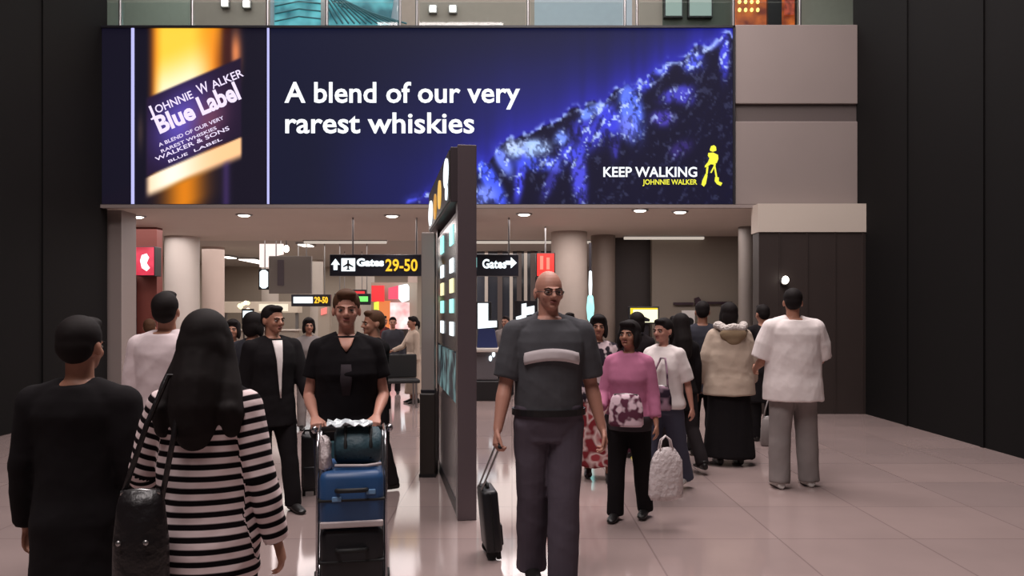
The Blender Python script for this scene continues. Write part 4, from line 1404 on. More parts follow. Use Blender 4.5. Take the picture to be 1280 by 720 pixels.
def hair_mesh(B, style, voxel=.008):
    bm = bmesh.new()
    T = lambda c, r, R=None: hx(B, c, r, R, bm=bm, seg=18)
    if style == 'short':
        T((0, .020, .152), (.083, .096, .088)); T((0, .050, .115), (.074, .066, .075))
        T((0, -.045, .205), (.060, .045, .028))
    elif style == 'crop':
        T((0, .020, .148), (.079, .094, .088)); T((0, .048, .112), (.071, .060, .068))
    elif style == 'bob':
        T((0, .018, .150), (.092, .102, .094)); T((0, .052, .09), (.088, .066, .10))
        for q in (-1, 1):
            T((q * .072, -.01, .075), (.026, .046, .085))
        T((0, -.062, .195), (.070, .036, .030))
    elif style == 'tied':
        T((0, .018, .150), (.083, .098, .090)); T((0, .050, .11), (.074, .062, .075))
        T((0, -.055, .200), (.058, .040, .028))
        T((0, .118, .115), (.034, .036, .036))
        htube(B, bm, [(0, .125, .11), (0, .135, .05), (0, .12, -.03)], [.030, .028, .012])
    elif style == 'long':
        T((0, .018, .150), (.094, .104, .096))
        htube(B, bm, [(0, .03, .16), (0, .045, .07), (0, .075, -.04), (0, .085, -.17)], [.094, .094, .098, .090])
        for q in (-1, 1):
            htube(B, bm, [(q * .072, -.01, .13), (q * .082, .005, .04), (q * .085, .045, -.09), (q * .070, .075, -.16)], [.032, .040, .044, .034])
            T((q * .045, -.055, .185), (.042, .046, .038))
    elif style == 'very_long':
        T((0, .018, .150), (.086, .104, .094)); T((0, .05, .09), (.092, .080, .12))
        htube(B, bm, [(0, .05, .06), (0, .080, -.03), (0, .095, -.11), (0, .100, -.17), (0, .098, -.20)], [.092, .100, .100, .090, .075])
        for q in (-1, 1):
            htube(B, bm, [(q * .064, .0, .14), (q * .080, .02, .04), (q * .098, .055, -.05), (q * .118, .082, -.14), (q * .120, .088, -.19)], [.032, .042, .052, .052, .036])
        for q, l in ((-.12, -.20), (-.06, -.225), (0, -.215), (.06, -.23), (.12, -.21)):
            htube(B, bm, [(q, .105, -.12), (q, .100, l)], [.034, .014])
    return remesh(bm, voxel, 9 if style == 'very_long' else 4, 'hair')


def chest_patch(B, poly_rows, off, thick=.006):
    """strip lying on the front of the trunk; rows of (z, x left, x right) unscaled"""
    s = B.s
    bm = bmesh.new()
    n = 8
    outer, inner = [], []
    for z, xa, xb in poly_rows:
        zz = (z + B.dz) * s
        ro, ri = [], []
        for k in range(n + 1):
            x = (xa + (xb - xa) * k / n) * s
            ro.append(bm.verts.new((x, B.front(x, zz, off + thick), zz)))
            ri.append(bm.verts.new((x, B.front(x, zz, off - .008), zz)))
        outer.append(ro); inner.append(ri)
    R = len(outer)
    for i in range(R - 1):
        for k in range(n):
            bm.faces.new((outer[i][k], outer[i][k + 1], outer[i + 1][k + 1], outer[i + 1][k]))
            bm.faces.new((inner[i][k], inner[i + 1][k], inner[i + 1][k + 1], inner[i][k + 1]))
        for k in (0, n):
            bm.faces.new((outer[i][k], outer[i + 1][k], inner[i + 1][k], inner[i][k]))
    for i in (0, R - 1):
        for k in range(n):
            bm.faces.new((outer[i][k], outer[i][k + 1], inner[i][k + 1], inner[i][k]))
    return to_mesh(bm, 'patch')


SKIN = mat('skin_pinkish', (186, 134, 116), rough=0.55, var=0.06, vscale=10)
SKIN2 = mat('skin_tan', (168, 118, 96), rough=0.55, var=0.06, vscale=10)
HAIRK = mat('hair_black', (24, 18, 18), rough=0.75, var=0.3, vscale=40, spec=0.2)
HAIRB = mat('hair_brown', (78, 52, 36), rough=0.75, var=0.3, vscale=40, spec=0.2)
SHOEK = mat('shoe_black', (24, 21, 21), rough=0.4)
SHOEW = mat('shoe_white', (205, 200, 196), rough=0.5)


def person(label, px, Y, H, rz, kind='m', arms=None, legs=None, yaw=0, pitch=0, fat=1.0, skin=None, hair='short', haircol=None,
           top=None, bottom=None, shoes=SHOEK, shoe_big=1.0, voxel=.009, palms=None, curls=None, name='person'):
    """top: dict(mat, sleeve, hem, off, ...); bottom: dict(mat, kind, ...)"""
    skin = skin or SKIN2
    haircol = haircol or HAIRK
    B = Body(H, kind, arms, legs, yaw, pitch, fat)
    t = thing(name, label, 'person', (X(px, Y), Y, 0), rz * DEG)
    me = body_mesh(B, skin, haircol, voxel * .8, palms or {}, curls or {})
    o = bpy.data.objects.new('body', me)
    COL.objects.link(o)
    o.parent = t
    if hair:
        link('hair', hair_mesh(B, hair, voxel), haircol, t, smooth=True)
    if bottom:
        b = dict(bottom); m = b.pop('mat'); kd = b.pop('kind', 'trousers')
        link(kd, (trousers_mesh if kd == 'trousers' else skirt_mesh)(B, voxel=voxel * 1.1, **b), m, t, smooth=True)
    tp = None
    if top:
        a = dict(top); m = a.pop('mat'); nm = a.pop('name', 'shirt'); sf = a.pop('sleeve', .8)
        tp = link(nm, top_mesh(B, sf, voxel=voxel, **a), m, t, smooth=True)
    for k in 'RL':
        link('shoe', shoe_mesh(B, k, shoe_big), shoes, t, smooth=True)
    t['figure_top'] = B.top
    del t['figure_top']
    return t, B, tp


def walk(front='L', a=16, b=16, kb=22, kf=6):
    o = 'R' if front == 'L' else 'L'
    return {front: dict(flex=a, knee=kf), o: dict(flex=-b * .6, knee=kb)}


C_BLACK = cloth('cloth_black', (24, 21, 23))
C_BLACK2 = cloth('cloth_soft_black', (34, 29, 31))
C_CHAR = cloth('cloth_charcoal', (58, 58, 64))
C_JEANG = cloth('denim_grey', (84, 76, 86), .12)
C_JEANB = cloth('denim_blue_grey', (74, 76, 92), .15)
C_WHITE = cloth('cloth_white', (226, 216, 214), .06)
C_PINKW = cloth('cloth_pinkish_white', (214, 198, 200), .06)
C_BEIGE = cloth('cloth_beige', (186, 168, 152), .12)
C_PINK = cloth('cloth_mauve_pink', (182, 112, 142), .15)
C_GREY = cloth('cloth_grey', (134, 126, 124), .1)

# -- woman in the striped sweater, seen from behind
t, B, sw = person('woman from behind in black and white striped sweater with long loose dark hair', 258, 2.72, 1.52, 180, 'w', voxel=.007, hair='very_long', fat=1.06,
                  arms={'R': dict(abd=13, flex=-4, elbow=12, turn=-2), 'L': dict(abd=20, flex=8, elbow=38, turn=8)}, legs=walk('R', 8, 8, 10, 3),
                  top=dict(mat=striped('striped_knit', (20, 15, 18), (232, 212, 212), .0385, duty=.47), name='sweater', sleeve=1.98, hem=.75, off=.016, neck=1.47, drape=1.02, loose=1.1),
                  bottom=dict(mat=C_BLACK), palms={'L': 'side'})
v = coords(sw.data)
s_ = B.s
al = v[:, 2] + 0.10 * np.clip(v[:, 2] - 1.1, 0, 1)
for k in 'RL':
    sh, el, wr = [np.array(p) for p in B.arm[k]]
    def seg(a, b):
        d = b - a
        tt = np.clip(((v - a) @ d) / (d @ d), 0, 1)
        return np.linalg.norm(v - (a + tt[:, None] * d), axis=1), ((v - a) @ d) / np.linalg.norm(d)
    d1, t1 = seg(sh, el)
    d2, t2 = seg(el, wr)
    sg = -1 if k == 'R' else 1
    on = (np.minimum(d1, d2) < .085) & (sg * v[:, 0] > .142 * s_ + np.clip((1.36 * s_ - v[:, 2]), 0, .25) * .10)
    far = t1 > np.linalg.norm(el - sh)
    L = np.where(far | (d2 < d1), np.linalg.norm(el - sh) + t2, t1)
    al = np.where(on, sh[2] + .02 - L, al)
at = sw.data.attributes.new('along', 'FLOAT', 'POINT')
at.data.foreach_set('value', (al + 10.0).astype(np.float32))

# handbag hanging at her left side
M_BAGK = mat('leather_black', (26, 22, 24), rough=0.4, var=0.2, bump=0.3, bscale=20)


def handbag(label, loc, rz, w, h, d, m, strap_top, name='handbag', cat='bag', strap_r=.009, hw=None):
    t = thing(name, label, cat, loc, rz)
    bm = bmesh.new()
    hw = hw or w / 2
    loft(bm, [(Vector((0, 0, 0)), HX, HY, w * .44, d * .45), (Vector((0, 0, h * .08)), HX, HY, w * .5, d * .5), (Vector((0, 0, h * .55)), HX, HY, w * .49, d * .48),
              (Vector((0, 0, h * .88)), HX, HY, w * .42, d * .34), (Vector((0, 0, h)), HX, HY, w * .34, d * .16)], 24)
    obj('body', bm, m, t, smooth=True)
    bm = bmesh.new()
    tube(bm, [(-w * .33, 0, h * .94), (-w * .33, -d * .05, h * .98), (0, -d * .06, h * 1.0), (w * .33, -d * .05, h * .98), (w * .33, 0, h * .94)], .007, 8)
    obj('zip', bm, M_STEEL, t, smooth=True)
    if strap_top:
        bm = bmesh.new()
        a = Vector(strap_top)
        tube(bm, [Vector((-w * .36, 0, h * .9)), Vector((-w * .22, 0, h * .9)) * .4 + a * .6 + Vector((-.03, 0, 0)), a + Vector((-.02, 0, 0)), a + Vector((.02, 0, 0)), Vector((w * .22, 0, h * .9)) * .4 + a * .6 + Vector((.03, 0, 0)), Vector((w * .36, 0, h * .9))], strap_r, 8)
        obj('strap', bm, m, t, smooth=True)
    return t


hbag = handbag('round black shoulder bag hanging at the left side of the striped sweater woman', (X(180, 2.52), 2.50, .60), 0.1, .17, .37, .13, M_BAGK, (0.07, 0.10, .72), cat='handbag')
for q in (-.045, .035):
    bm = bmesh.new()
    add_ell(bm, (q, -.062, .22), (.009, .007, .009), seg=8)
    obj('stud', bm, M_STEEL, hbag, smooth=True)

person('person in black clothes with a dark coat at the far left edge seen from behind', 101, 2.95, 1.50, 180, 'm', hair='short', legs=walk('L', 8, 8, 8, 3), voxel=.009,
       top=dict(mat=C_BLACK, name='coat', sleeve=1.95, hem=.60, off=.022, drape=1.0, flare=.05), bottom=dict(mat=C_BLACK))

person('man in a plain white shirt with thick dark hair seen from behind at left', 209, 5.0, 1.66, 172, 'm', yaw=14, pitch=14, hair='short', fat=1.1,
       top=dict(mat=C_PINKW, sleeve=1.9, hem=.80, off=.024, loose=1.2, drape=1.0), bottom=dict(mat=C_BLACK2), legs=walk('L', 10, 10, 12, 4))

tm, B, tp = person('man in a black suit and open white shirt pulling a dark wheeled case', 341, 6.2, 1.59, 42, 'm', yaw=12, legs=walk('L', 14, 14, 20, 5), hair='short', fat=1.04,
                   arms={'L': dict(abd=12, flex=16, elbow=18), 'R': dict(abd=6, flex=-8, elbow=12)},
                   top=dict(mat=C_BLACK, name='jacket', sleeve=1.93, hem=.74, off=.022, drape=1.0, loose=1.15), bottom=dict(mat=C_BLACK))
link('shirt_front', chest_patch(B, [(1.465, -.046, .040), (1.40, -.046, .026), (1.30, -.036, .012), (1.18, -.022, .008), (1.06, -.010, .008), (.98, -.002, .004)], .029), C_WHITE, tm, smooth=True)
suit_hand = tm.matrix_basis @ (B.arm['L'][2] + Vector((0, 0, -.09)))

person('person in dark clothes with short black hair standing behind the suited man', 317, 7.1, 1.52, 160, 'm', hair='bob', legs=walk('R', 6, 6, 8, 3),
       top=dict(mat=C_CHAR, name='jacket', sleeve=1.93, hem=.72, off=.022, drape=1.0), bottom=dict(mat=C_BLACK), voxel=.011)
person('small pale faced person with dark hair between striped woman and suited man', 291, 8.6, 1.44, 10, 'w', hair='bob', top=dict(mat=C_CHAR, sleeve=1.9, hem=.78), bottom=dict(mat=C_BLACK2), voxel=.012)
person('person with short dark reddish hair behind the white shirt at left', 187, 9.5, 1.44, 200, 'm', hair='short', haircol=HAIRB, top=dict(mat=C_WHITE, sleeve=.9, hem=.8), bottom=dict(mat=C_BLACK2), voxel=.012)

# -- woman pushing the luggage trolley
C_BLACKT = cloth('cloth_black_tee', (20, 17, 20))
tx = X(440, 4.0)
tw, Bw, tp = person('woman in black t-shirt with brown hair pushing the loaded luggage trolley', 640 + (tx - .035) / 4.65 * F, 4.65, 1.67, 0, 'w', skin=SKIN, hair='tied', haircol=HAIRB, voxel=.006, fat=1.13,
                    arms={'R': dict(abd=13, flex=0, elbow=66, turn=22), 'L': dict(abd=13, flex=0, elbow=66, turn=22)}, legs=walk('L', 14, 14, 18, 6), palms={'R': 'down', 'L': 'down'}, curls={'R': 55, 'L': 55},
                    top=dict(mat=C_BLACKT, sleeve=.62, hem=.86, off=.016, loose=1.25, drape=.95), bottom=dict(mat=cloth('denim_dark_blue', (40, 44, 60))))
link('neck_opening', chest_patch(Bw, [(1.465, -.045, .045), (1.42, -.030, .030), (1.385, -.004, .004)], .020), SKIN, tw, smooth=True)
link('print', chest_patch(Bw, [(1.31, -.03, .03), (1.22, -.035, .035), (1.12, -.022, .022)], .022, .003), cloth('print_dark_grey', (52, 46, 50)), tw, smooth=True)
def grip_point(t, B, k):
    sh, el, wr = B.arm[k]
    return t.matrix_basis @ (wr + (wr - el).normalized() * .095 * B.s + Vector((0, .012, -.020)))


hR, hL = grip_point(tw, Bw, 'R'), grip_point(tw, Bw, 'L')

person('person in a black top pointing to the right, behind the trolley woman', 467, 6.9, 1.54, -60, 'm', hair='short', haircol=HAIRB, arms={'L': dict(abd=20, flex=52, elbow=20), 'R': dict(abd=8, flex=5)},
       top=dict(mat=C_BLACK, sleeve=.9, hem=.8, off=.018, drape=1.0), bottom=dict(mat=C_BLACK2), legs=walk('R', 8, 8, 10, 4), voxel=.009)
person('pale dressed person with dark hair far left of the trolley woman', 386, 10.5, 1.45, 20, 'w', hair='bob', top=dict(mat=C_GREY, sleeve=1.9, hem=.72), bottom=dict(mat=C_GREY), voxel=.013)

# -- luggage trolley and its load
M_CHROME = mat('trolley_steel', (168, 166, 170), rough=0.25, metal=0.95)
M_RUB = mat('rubber_black', (20, 20, 21), rough=0.7)
hy, hz = (hR.y + hL.y) / 2, (hR.z + hL.z) / 2
tr = thing('luggage_trolley', 'steel airport luggage trolley loaded with blue and black cases', 'trolley', (tx, 3.62, 0))
hyl = hy - 3.62
for q in (-1, 1):
    bm = bmesh.new()
    tube(bm, [(q * .185, .10, .17), (q * .185, .52, .17), (q * .185, .60, .22), (q * .183, hyl - .02, hz - .06), (q * .183, hyl, hz)], .014, 10)
    obj('side_rail', bm, M_CHROME, tr, smooth=True)
    bm = bmesh.new()
    tube(bm, [(q * .178, .20, .19), (q * .178, .22, .88), (q * .178, .30, .93), (q * .182, .60, .93)], .009, 8)
    obj('guard_rail', bm, M_CHROME, tr, smooth=True)
    bm = bmesh.new()
    loft(bm, [((q * .19 - .025, .60, .085), HY, HV, .085, .085), ((q * .19 + .025, .60, .085), HY, HV, .085, .085)], 20)
    obj('wheel', bm, M_RUB, tr)
    bm = bmesh.new()
    tube(bm, [(q * .19, .60, .085), (q * .187, .56, .17)], .014, 8)
    obj('wheel_fork', bm, M_CHROME, tr)
bm = bmesh.new(); tube(bm, [(-.215, hyl, hz), (.215, hyl, hz)], .016, 12, ball=True); obj('handle_bar', bm, M_BLACK, tr, smooth=True)
for q in (-1, 1):
    bm = bmesh.new(); add_ell(bm, (q * .222, hyl, hz), (.022, .022, .022)); obj('handle_cap', bm, M_CHROME, tr, smooth=True)
bm = bmesh.new(); loft(bm, [((-.02, .04, .07), HY, HV, .07, .07), ((.02, .04, .07), HY, HV, .07, .07)], 20); obj('wheel', bm, M_RUB, tr)
bm = bmesh.new(); tube(bm, [(0, .04, .07), (0, .10, .17)], .014, 8); obj('wheel_fork', bm, M_CHROME, tr)
bm = bmesh.new()
tube(bm, [(-.185, .10, .17), (0, .06, .17), (.185, .10, .17)], .013, 10)
for k in range(4):
    tube(bm, [(-.185, .17 + .11 * k, .17), (.185, .17 + .11 * k, .17)], .009, 8)
obj('deck', bm, M_CHROME, tr, smooth=True)
bm = bmesh.new(); add_box(bm, (-.17, hyl - .03, hz - .20), (.17, hyl - .015, hz - .06), .01); obj('sign_plate', bm, mat('trolley_plate_teal', (50, 84, 92), rough=0.4), tr)


def case(name, label, cat, loc, rz, w, d, h, m, ribs='x', bev=.035):
    """soft edged travel case: body, zip seam, carry handle, feet"""
    t = thing(name, label, cat, loc, rz)
    bm = bmesh.new()
    add_box(bm, (-w / 2, -d / 2, 0.0), (w / 2, d / 2, h), min(bev, h * .3))
    me = to_mesh(bm, 'shell')
    link('shell', me, m, t, smooth=True)
    bm = bmesh.new()
    for zz in (h * .5,):
        add_box(bm, (-w / 2 - .004, -d / 2 - .004, zz - .006), (w / 2 + .004, d / 2 + .004, zz + .006), .003)
    obj('seam', bm, M_RUB, t)
    bm = bmesh.new()
    tube(bm, [(-.07, -d / 2 + .002, h * .68), (-.06, -d / 2 - .035, h * .70), (.06, -d / 2 - .035, h * .70), (.07, -d / 2 + .002, h * .68)], .011, 8)
    obj('carry_handle', bm, M_RUB, t, smooth=True)
    return t


M_CASEB = mat('case_blue', (38, 76, 122), rough=0.45, var=0.2, vscale=5)
M_CASEK = mat('case_black', (24, 24, 28), rough=0.45, var=0.2, vscale=5)
cy = 3.99
zb0 = .19
zA = Zz(660, cy - .2)
zB = Zz(590, cy - .2)
tr.scale.x = .9
case('suitcase', 'black case at the bottom of the luggage trolley stack', 'suitcase', (tx, cy, zb0), 0, .297, .42, zA - zb0 - .002, M_CASEK)
bc = case('suitcase', 'blue suitcase in the middle of the luggage trolley stack', 'suitcase', (tx, cy, zA), 0, .30, .42, zB - zA, M_CASEB)
bm = bmesh.new(); add_box(bm, (-.147, -.222, .005), (.147, -.2, .035), .006); obj('trim_band', bm, mat('band_pale', (190, 178, 178), rough=0.5), bc)
for q, zz in ((-.07, .14), (.09, .17)):
    bm = bmesh.new(); add_box(bm, (q - .022, -.216, zz - .012), (q + .022, -.205, zz + .012), .004); obj('badge', bm, mat('badge_pale_blue', (110, 150, 190), rough=0.4), bc)
zC = Zz(538, cy - .15)
tb = thing('travel_bag', 'dark teal soft bag on top of the luggage trolley stack', 'bag', (tx + .03, cy, zB))
hb_ = zC - zB
bm = bmesh.new()
loft(bm, [(Vector((x, 0, hb_ * .5)), HY, HV, ry, rz_) for x, ry, rz_ in ((-.115, .08, hb_ * .34), (-.10, .12, hb_ * .46), (0, .135, hb_ * .5), (.10, .12, hb_ * .46), (.115, .08, hb_ * .34))], 24)
obj('body', bm, mat('bag_teal', (38, 66, 76), rough=0.6, var=0.3, vscale=9, bump=.4, bscale=16), tb, smooth=True)
for q in (-.06, .06):
    bm = bmesh.new(); tube(bm, [(q, -.10, hb_ * .25), (q, -.125, hb_ * .6), (q, -.06, hb_ * .98), (q, .0, hb_ * 1.02)], .009, 8); obj('strap', bm, M_RUB, tb, smooth=True)
bm = bmesh.new(); tube(bm, [(-.11, -.135, hb_ * .10), (.04, -.150, hb_ * .09), (.11, -.135, hb_ * .12)], .008, 8); obj('piping', bm, mat('band_pale', (190, 178, 178)), tb, smooth=True)


def crumple(label, loc, rz, w, d, h, m, handle=True, seed=1):
    t = thing('carrier_bag', label, 'carrier bag', loc, rz)
    r = random.Random(seed)
    bm = bmesh.new()
    rings = []
    for f, k in ((0, .86), (.1, 1), (.45, 1.0), (.75, .88), (.92, .62), (1.0, .40)):
        rings.append((Vector((r.uniform(-.01, .01), 0, h * f)), HX, HY, w / 2 * k, d / 2 * k))
    loft(bm, rings, 26)
    for v in bm.verts:
        v.co += Vector((r.uniform(-1, 1), r.uniform(-1, 1), r.uniform(-.5, .5))) * .008
    obj('sack', bm, m, t, smooth=True)
    if handle:
        for q in (-1, 1):
            bm = bmesh.new()
            tube(bm, [(-.05, q * .015, h * .97), (-.035, q * .012, h * 1.16), (0, q * .004, h * 1.24), (.035, q * .012, h * 1.16), (.05, q * .015, h * .97)], .006, 6)
            obj('handle', bm, m, t, smooth=True)
    return t


M_PLAS = mat('plastic_white', (216, 204, 204), rough=0.35, var=0.12, vscale=10, bump=.6, bscale=25)
crumple('crumpled whitish plastic bag on the left end of the trolley stack', (tx - .132, cy - .08, zB), .2, .065, .16, hb_ * .82, M_PLAS, handle=False, seed=3)
# loose plastic film over the bag, catching the light
tf = thing('plastic_wrap', 'crumpled clear whitish plastic lying on the teal bag under the trolley handle', 'plastic wrap', (tx - .01, cy - .03, zC + .004))
bm = bmesh.new()
r_ = random.Random(8)
gr = [[bm.verts.new((-.11 + .022 * i, -.08 + .02 * j, .004 + r_.random() * .026)) for j in range(8)] for i in range(11)]
for i in range(10):
    for j in range(7):
        bm.faces.new((gr[i][j], gr[i + 1][j], gr[i + 1][j + 1], gr[i][j + 1]))
o = obj('film', bm, mat('plastic_film', (196, 204, 208), rough=0.15, spec=0.8), tf)
sm_ = o.modifiers.new('thickness', 'SOLIDIFY'); sm_.thickness = .003

# the trolley, its load and the woman behind it head straight for the camera: turn them together about the load
for o in [o for o in COL.objects if o.parent is None and o.get('label') and ('trolley' in o['label'] or 'teal bag' in o['label']) and o.get('category') in ('trolley', 'suitcase', 'bag', 'carrier bag', 'plastic wrap', 'person') and (o.location.xy - Vector((tx, 4.0))).length < .8]:
    R3 = Matrix.Rotation(11.0 * DEG, 3, 'Z')
    pv = Vector((tx, 4.0, 0))
    o.location = pv + R3 @ (Vector(o.location) - pv)
    o.rotation_euler.z += 11.0 * DEG


def trolley_case(label, loc, rz, w, d, h, grip, tilt=0.0, m=None, group=None):
    """upright wheeled case: +Y local is its back with the telescopic handle; grip is its handle point in the case's own frame"""
    t = thing('wheeled_case', label, 'suitcase', loc, rz, group)
    m = m or M_CASEK
    T = Matrix.Rotation(tilt, 3, 'X')
    def put(n, bm, mm, smooth=False):
        for v in bm.verts:
            v.co = T @ v.co
        return obj(n, bm, mm, t, smooth=smooth)
    bm = bmesh.new(); add_box(bm, (-w / 2, -d, .045), (w / 2, 0, .045 + h), .022); put('shell', bm, m, True)
    bm = bmesh.new(); add_box(bm, (-w * .4, -d - .012, .08), (w * .4, -d + .01, h * .55), .01); put('pocket', bm, m, True)
    bm = bmesh.new(); add_box(bm, (-w / 2 - .004, -d * .5 - .005, .06), (w / 2 + .004, -d * .5 + .005, .03 + h), .003); put('seam', bm, M_RUB)
    bm = bmesh.new(); tube(bm, [(-.05, -d * .5, .045 + h - .004), (-.04, -d * .5, .07 + h), (.04, -d * .5, .07 + h), (.05, -d * .5, .045 + h - .004)], .009, 8); put('carry_handle', bm, M_RUB, True)
    for q in (-1, 1):
        bm = bmesh.new(); loft(bm, [((q * w * .36 - .012, -.03, .032), HY, HV, .032, .032), ((q * w * .36 + .012, -.03, .032), HY, HV, .032, .032)], 16); put('wheel', bm, M_RUB)
    for q in (-1, 1):
        bm = bmesh.new(); add_box(bm, (q * w * .36 - .012, -d + .01, 0.0), (q * w * .36 + .012, -d + .04, .05), .004); put('foot', bm, M_RUB)
    if grip:
        g = T.inverted() @ Vector(grip)
        top = Vector((0, -.012, .045 + h))
        gx = .06
        bm = bmesh.new()
        for q in (-1, 1):
            tube(bm, [Vector((q * gx, -.012, h * .9)), Vector((q * gx, -.012, .05 + h)), g + Vector((q * gx, 0, 0))], .006, 8)
        put('telescopic_rod', bm, M_STEEL, True)
        bm = bmesh.new(); tube(bm, [g + Vector((-gx - .012, 0, 0)), g + Vector((gx + .012, 0, 0))], .012, 10, ball=True); put('grip', bm, M_RUB, True)
    return t


# the suited man's wheeled case
loc = Vector((X(387, 6.9), 6.9, 0))
trolley_case('dark wheeled case between the suited man and the luggage trolley', loc, 0.25, .13, .24, .47, None, 0.05)

# -- bald man
C_POLO = cloth('cloth_polo_charcoal', (76, 76, 80), .12)
tg, Bg, tp = person('bald man in dark grey polo with white chest stripe walking towards the camera', 686, 4.55, 1.77, 6, 'm', yaw=8, skin=SKIN, hair=None, haircol=HAIRB, voxel=.006, fat=1.07,
                    arms={'R': dict(abd=12, flex=4, elbow=16, turn=-2), 'L': dict(abd=12, flex=-4, elbow=14, turn=-3)}, legs={'R': dict(flex=-3, knee=6, abd=0), 'L': dict(flex=10, knee=6, abd=-2)}, curls={'R': 48, 'L': 32},
                    top=dict(mat=C_POLO, name='polo_shirt', sleeve=.86, hem=.95, off=.018, loose=1.5, drape=1.0, flare=0.0), bottom=dict(mat=C_JEANG, off=.018, waist=1.0, wide=1.12))
stripe = chest_patch(Bg, [(1.318 - .0 + .0, -.15, .15), (1.296, -.155, .155), (1.272, -.155, .155), (1.252, -.15, .15)], .0255, .005)
vv = coords(stripe)
vv[:, 2] -= 1.1 * vv[:, 0] ** 2
stripe.vertices.foreach_set('co', vv.ravel()); stripe.update()
link('chest_stripe', stripe, cloth('stripe_white', (206, 196, 198), .08), tg, smooth=True)
bm = bmesh.new()
s = Bg.s
cz = (1.47 + Bg.dz) * s
tube(bm, [(math.sin(a) * .082 * s, .012 * s - math.cos(a) * .080 * s, cz + .012 * s - .03 * s * math.cos(a)) for a in [2 * math.pi * k / 20 for k in range(21)]], .016 * s, 10)
obj('collar', bm, C_POLO, tg, smooth=True)
bm = bmesh.new()
rx, ry, yo = Bg.torso_at((.955 + Bg.dz) * s)
bz = (.962 + Bg.dz) * s
loft(bm, [(Vector((0, yo, bz - .018)), HX, HY, rx + .034, ry + .034), (Vector((0, yo, bz + .018)), HX, HY, rx + .034, ry + .034)], 30)
obj('belt', bm, M_BLACK, tg, smooth=False)
# glasses
def P(x, y, z): return Bg.head @ Vector((x, y, z))
bm = bmesh.new()
for q in (-1, 1):
    tube(bm, [P(q * .033 + .022 * math.cos(a), -.104 + .006 * abs(math.cos(a)), .105 + .015 * math.sin(a)) for a in [2 * math.pi * k / 16 for k in range(17)]], .0022, 6)
    tube(bm, [P(q * .055, -.098, .108), P(q * .078, -.05, .110), P(q * .080, .01, .108)], .0022, 6)
tube(bm, [P(-.011, -.106, .108), P(0, -.109, .110), P(.011, -.106, .108)], .0022, 6)
obj('glasses', bm, M_DARKMETAL, tg, smooth=True)
# his small wheeled case, edge on beside his right foot
ghand = tg.matrix_basis @ (Bg.arm['R'][2] + Vector((0, -.01, -.085)) * Bg.s)
cl = Vector((X(606, 5.02), 5.02, 0))
rz_ = math.radians(100)
Rm = Matrix.Rotation(rz_, 3, 'Z')
g = Rm.inverted() @ (ghand - cl)
trolley_case('small black upright case leaning beside the right leg of the bald man', cl, rz_, .27, .10, .385, tuple(g), math.radians(-5))

# -- right-hand group
ti, Bi, tp = person('woman in mauve pink top and black trousers carrying a white carrier bag', 786, 5.9, 1.455, -22, 'w', yaw=-8, pitch=6, hair='bob', fat=1.1,
                    arms={'R': dict(abd=12, flex=8, elbow=48, turn=14), 'L': dict(abd=12, flex=2, elbow=14)}, legs={'R': dict(flex=5, knee=3), 'L': dict(flex=-7, knee=7)},
                    top=dict(mat=C_PINK, name='blouse', sleeve=1.75, hem=.90, off=.018, drape=.92, loose=1.0), bottom=dict(mat=C_BLACK, off=.015))
link('waist_wrap', (lambda b: (torso_shell(b, Bi, .80, .935, .036, .9), remesh(b, .009, 4, 'wrap'))[1])(bmesh.new()), cloth('wrap_grey', (66, 60, 64)), ti, smooth=True)
ihand = ti.matrix_basis @ (Bi.arm['L'][2] + Vector((0, -.02, -.08)))
M_FLOWER = patterned('flowered_cloth', (96, 52, 70), (224, 196, 206), 16)
hb3 = handbag('flowered pink and white pouch worn at the waist of the mauve top woman', (X(782, 5.72), 5.70, Zz(533, 5.7)), -.3, .25, .23, .09, M_FLOWER, None, name='pouch', cat='bag')
crumple('white plastic carrier bag hanging between the mauve top and the white t-shirt', (ihand.x + .05, ihand.y - .10, ihand.z - .43), .3, .26, .10, .36, M_PLAS, seed=5)

tj, Bj, tp = person('woman in white t-shirt and blue grey jeans with dark bag across her front', 829, 6.85, 1.47, -38, 'w', yaw=-10, hair='tied', skin=SKIN, fat=1.14,
                    arms={'R': dict(abd=10, flex=14, elbow=70, turn=22), 'L': dict(abd=14, flex=-14, elbow=14)}, legs={'R': dict(flex=8, knee=5), 'L': dict(flex=-14, knee=12)},
                    top=dict(mat=C_WHITE, sleeve=.95, hem=.86, off=.022, drape=1.0, loose=1.5), bottom=dict(mat=C_JEANB, off=.018, wide=1.1), shoes=SHOEW)
handbag('small dark patterned bag held at the waist of the white t-shirt woman', (X(822, 6.6), 6.58, Zz(512, 6.6)), -.6, .24, .20, .10, patterned('bag_dark_pattern', (38, 28, 40), (150, 120, 136), 11, hi=.62), (0.0, .10, .42))

person('woman in red and white floral dress half hidden behind the bald man', 748, 7.35, 1.50, -5, 'w', hair='bob', fat=1.1, legs=walk('L', 8, 8, 10, 4),
       top=dict(mat=patterned('floral_dark', (40, 34, 42), (196, 176, 180), 14, lo=.5, hi=.58), name='blouse', sleeve=1.6, hem=.84, off=.018), bottom=dict(mat=patterned('floral_red', (120, 40, 46), (206, 180, 176), 9, c=(150, 60, 66)), kind='skirt', hem=.16, wide=.21))
person('person with bushy dark hair standing right behind the mauve top woman', 796, 8.5, 1.52, 185, 'w', hair='bob', top=dict(mat=C_BLACK2, name='jacket', sleeve=1.9, hem=.76, off=.02), bottom=dict(mat=cloth('cloth_wine', (70, 36, 48))), voxel=.011)
person('long haired woman in black from behind, right of the white t-shirt woman', 850, 7.8, 1.52, 195, 'w', hair='long', legs=walk('L', 16, 18, 24, 4),
       top=dict(mat=C_BLACK, name='jacket', sleeve=1.93, hem=.70, off=.02), bottom=dict(mat=C_BLACK2), voxel=.010)
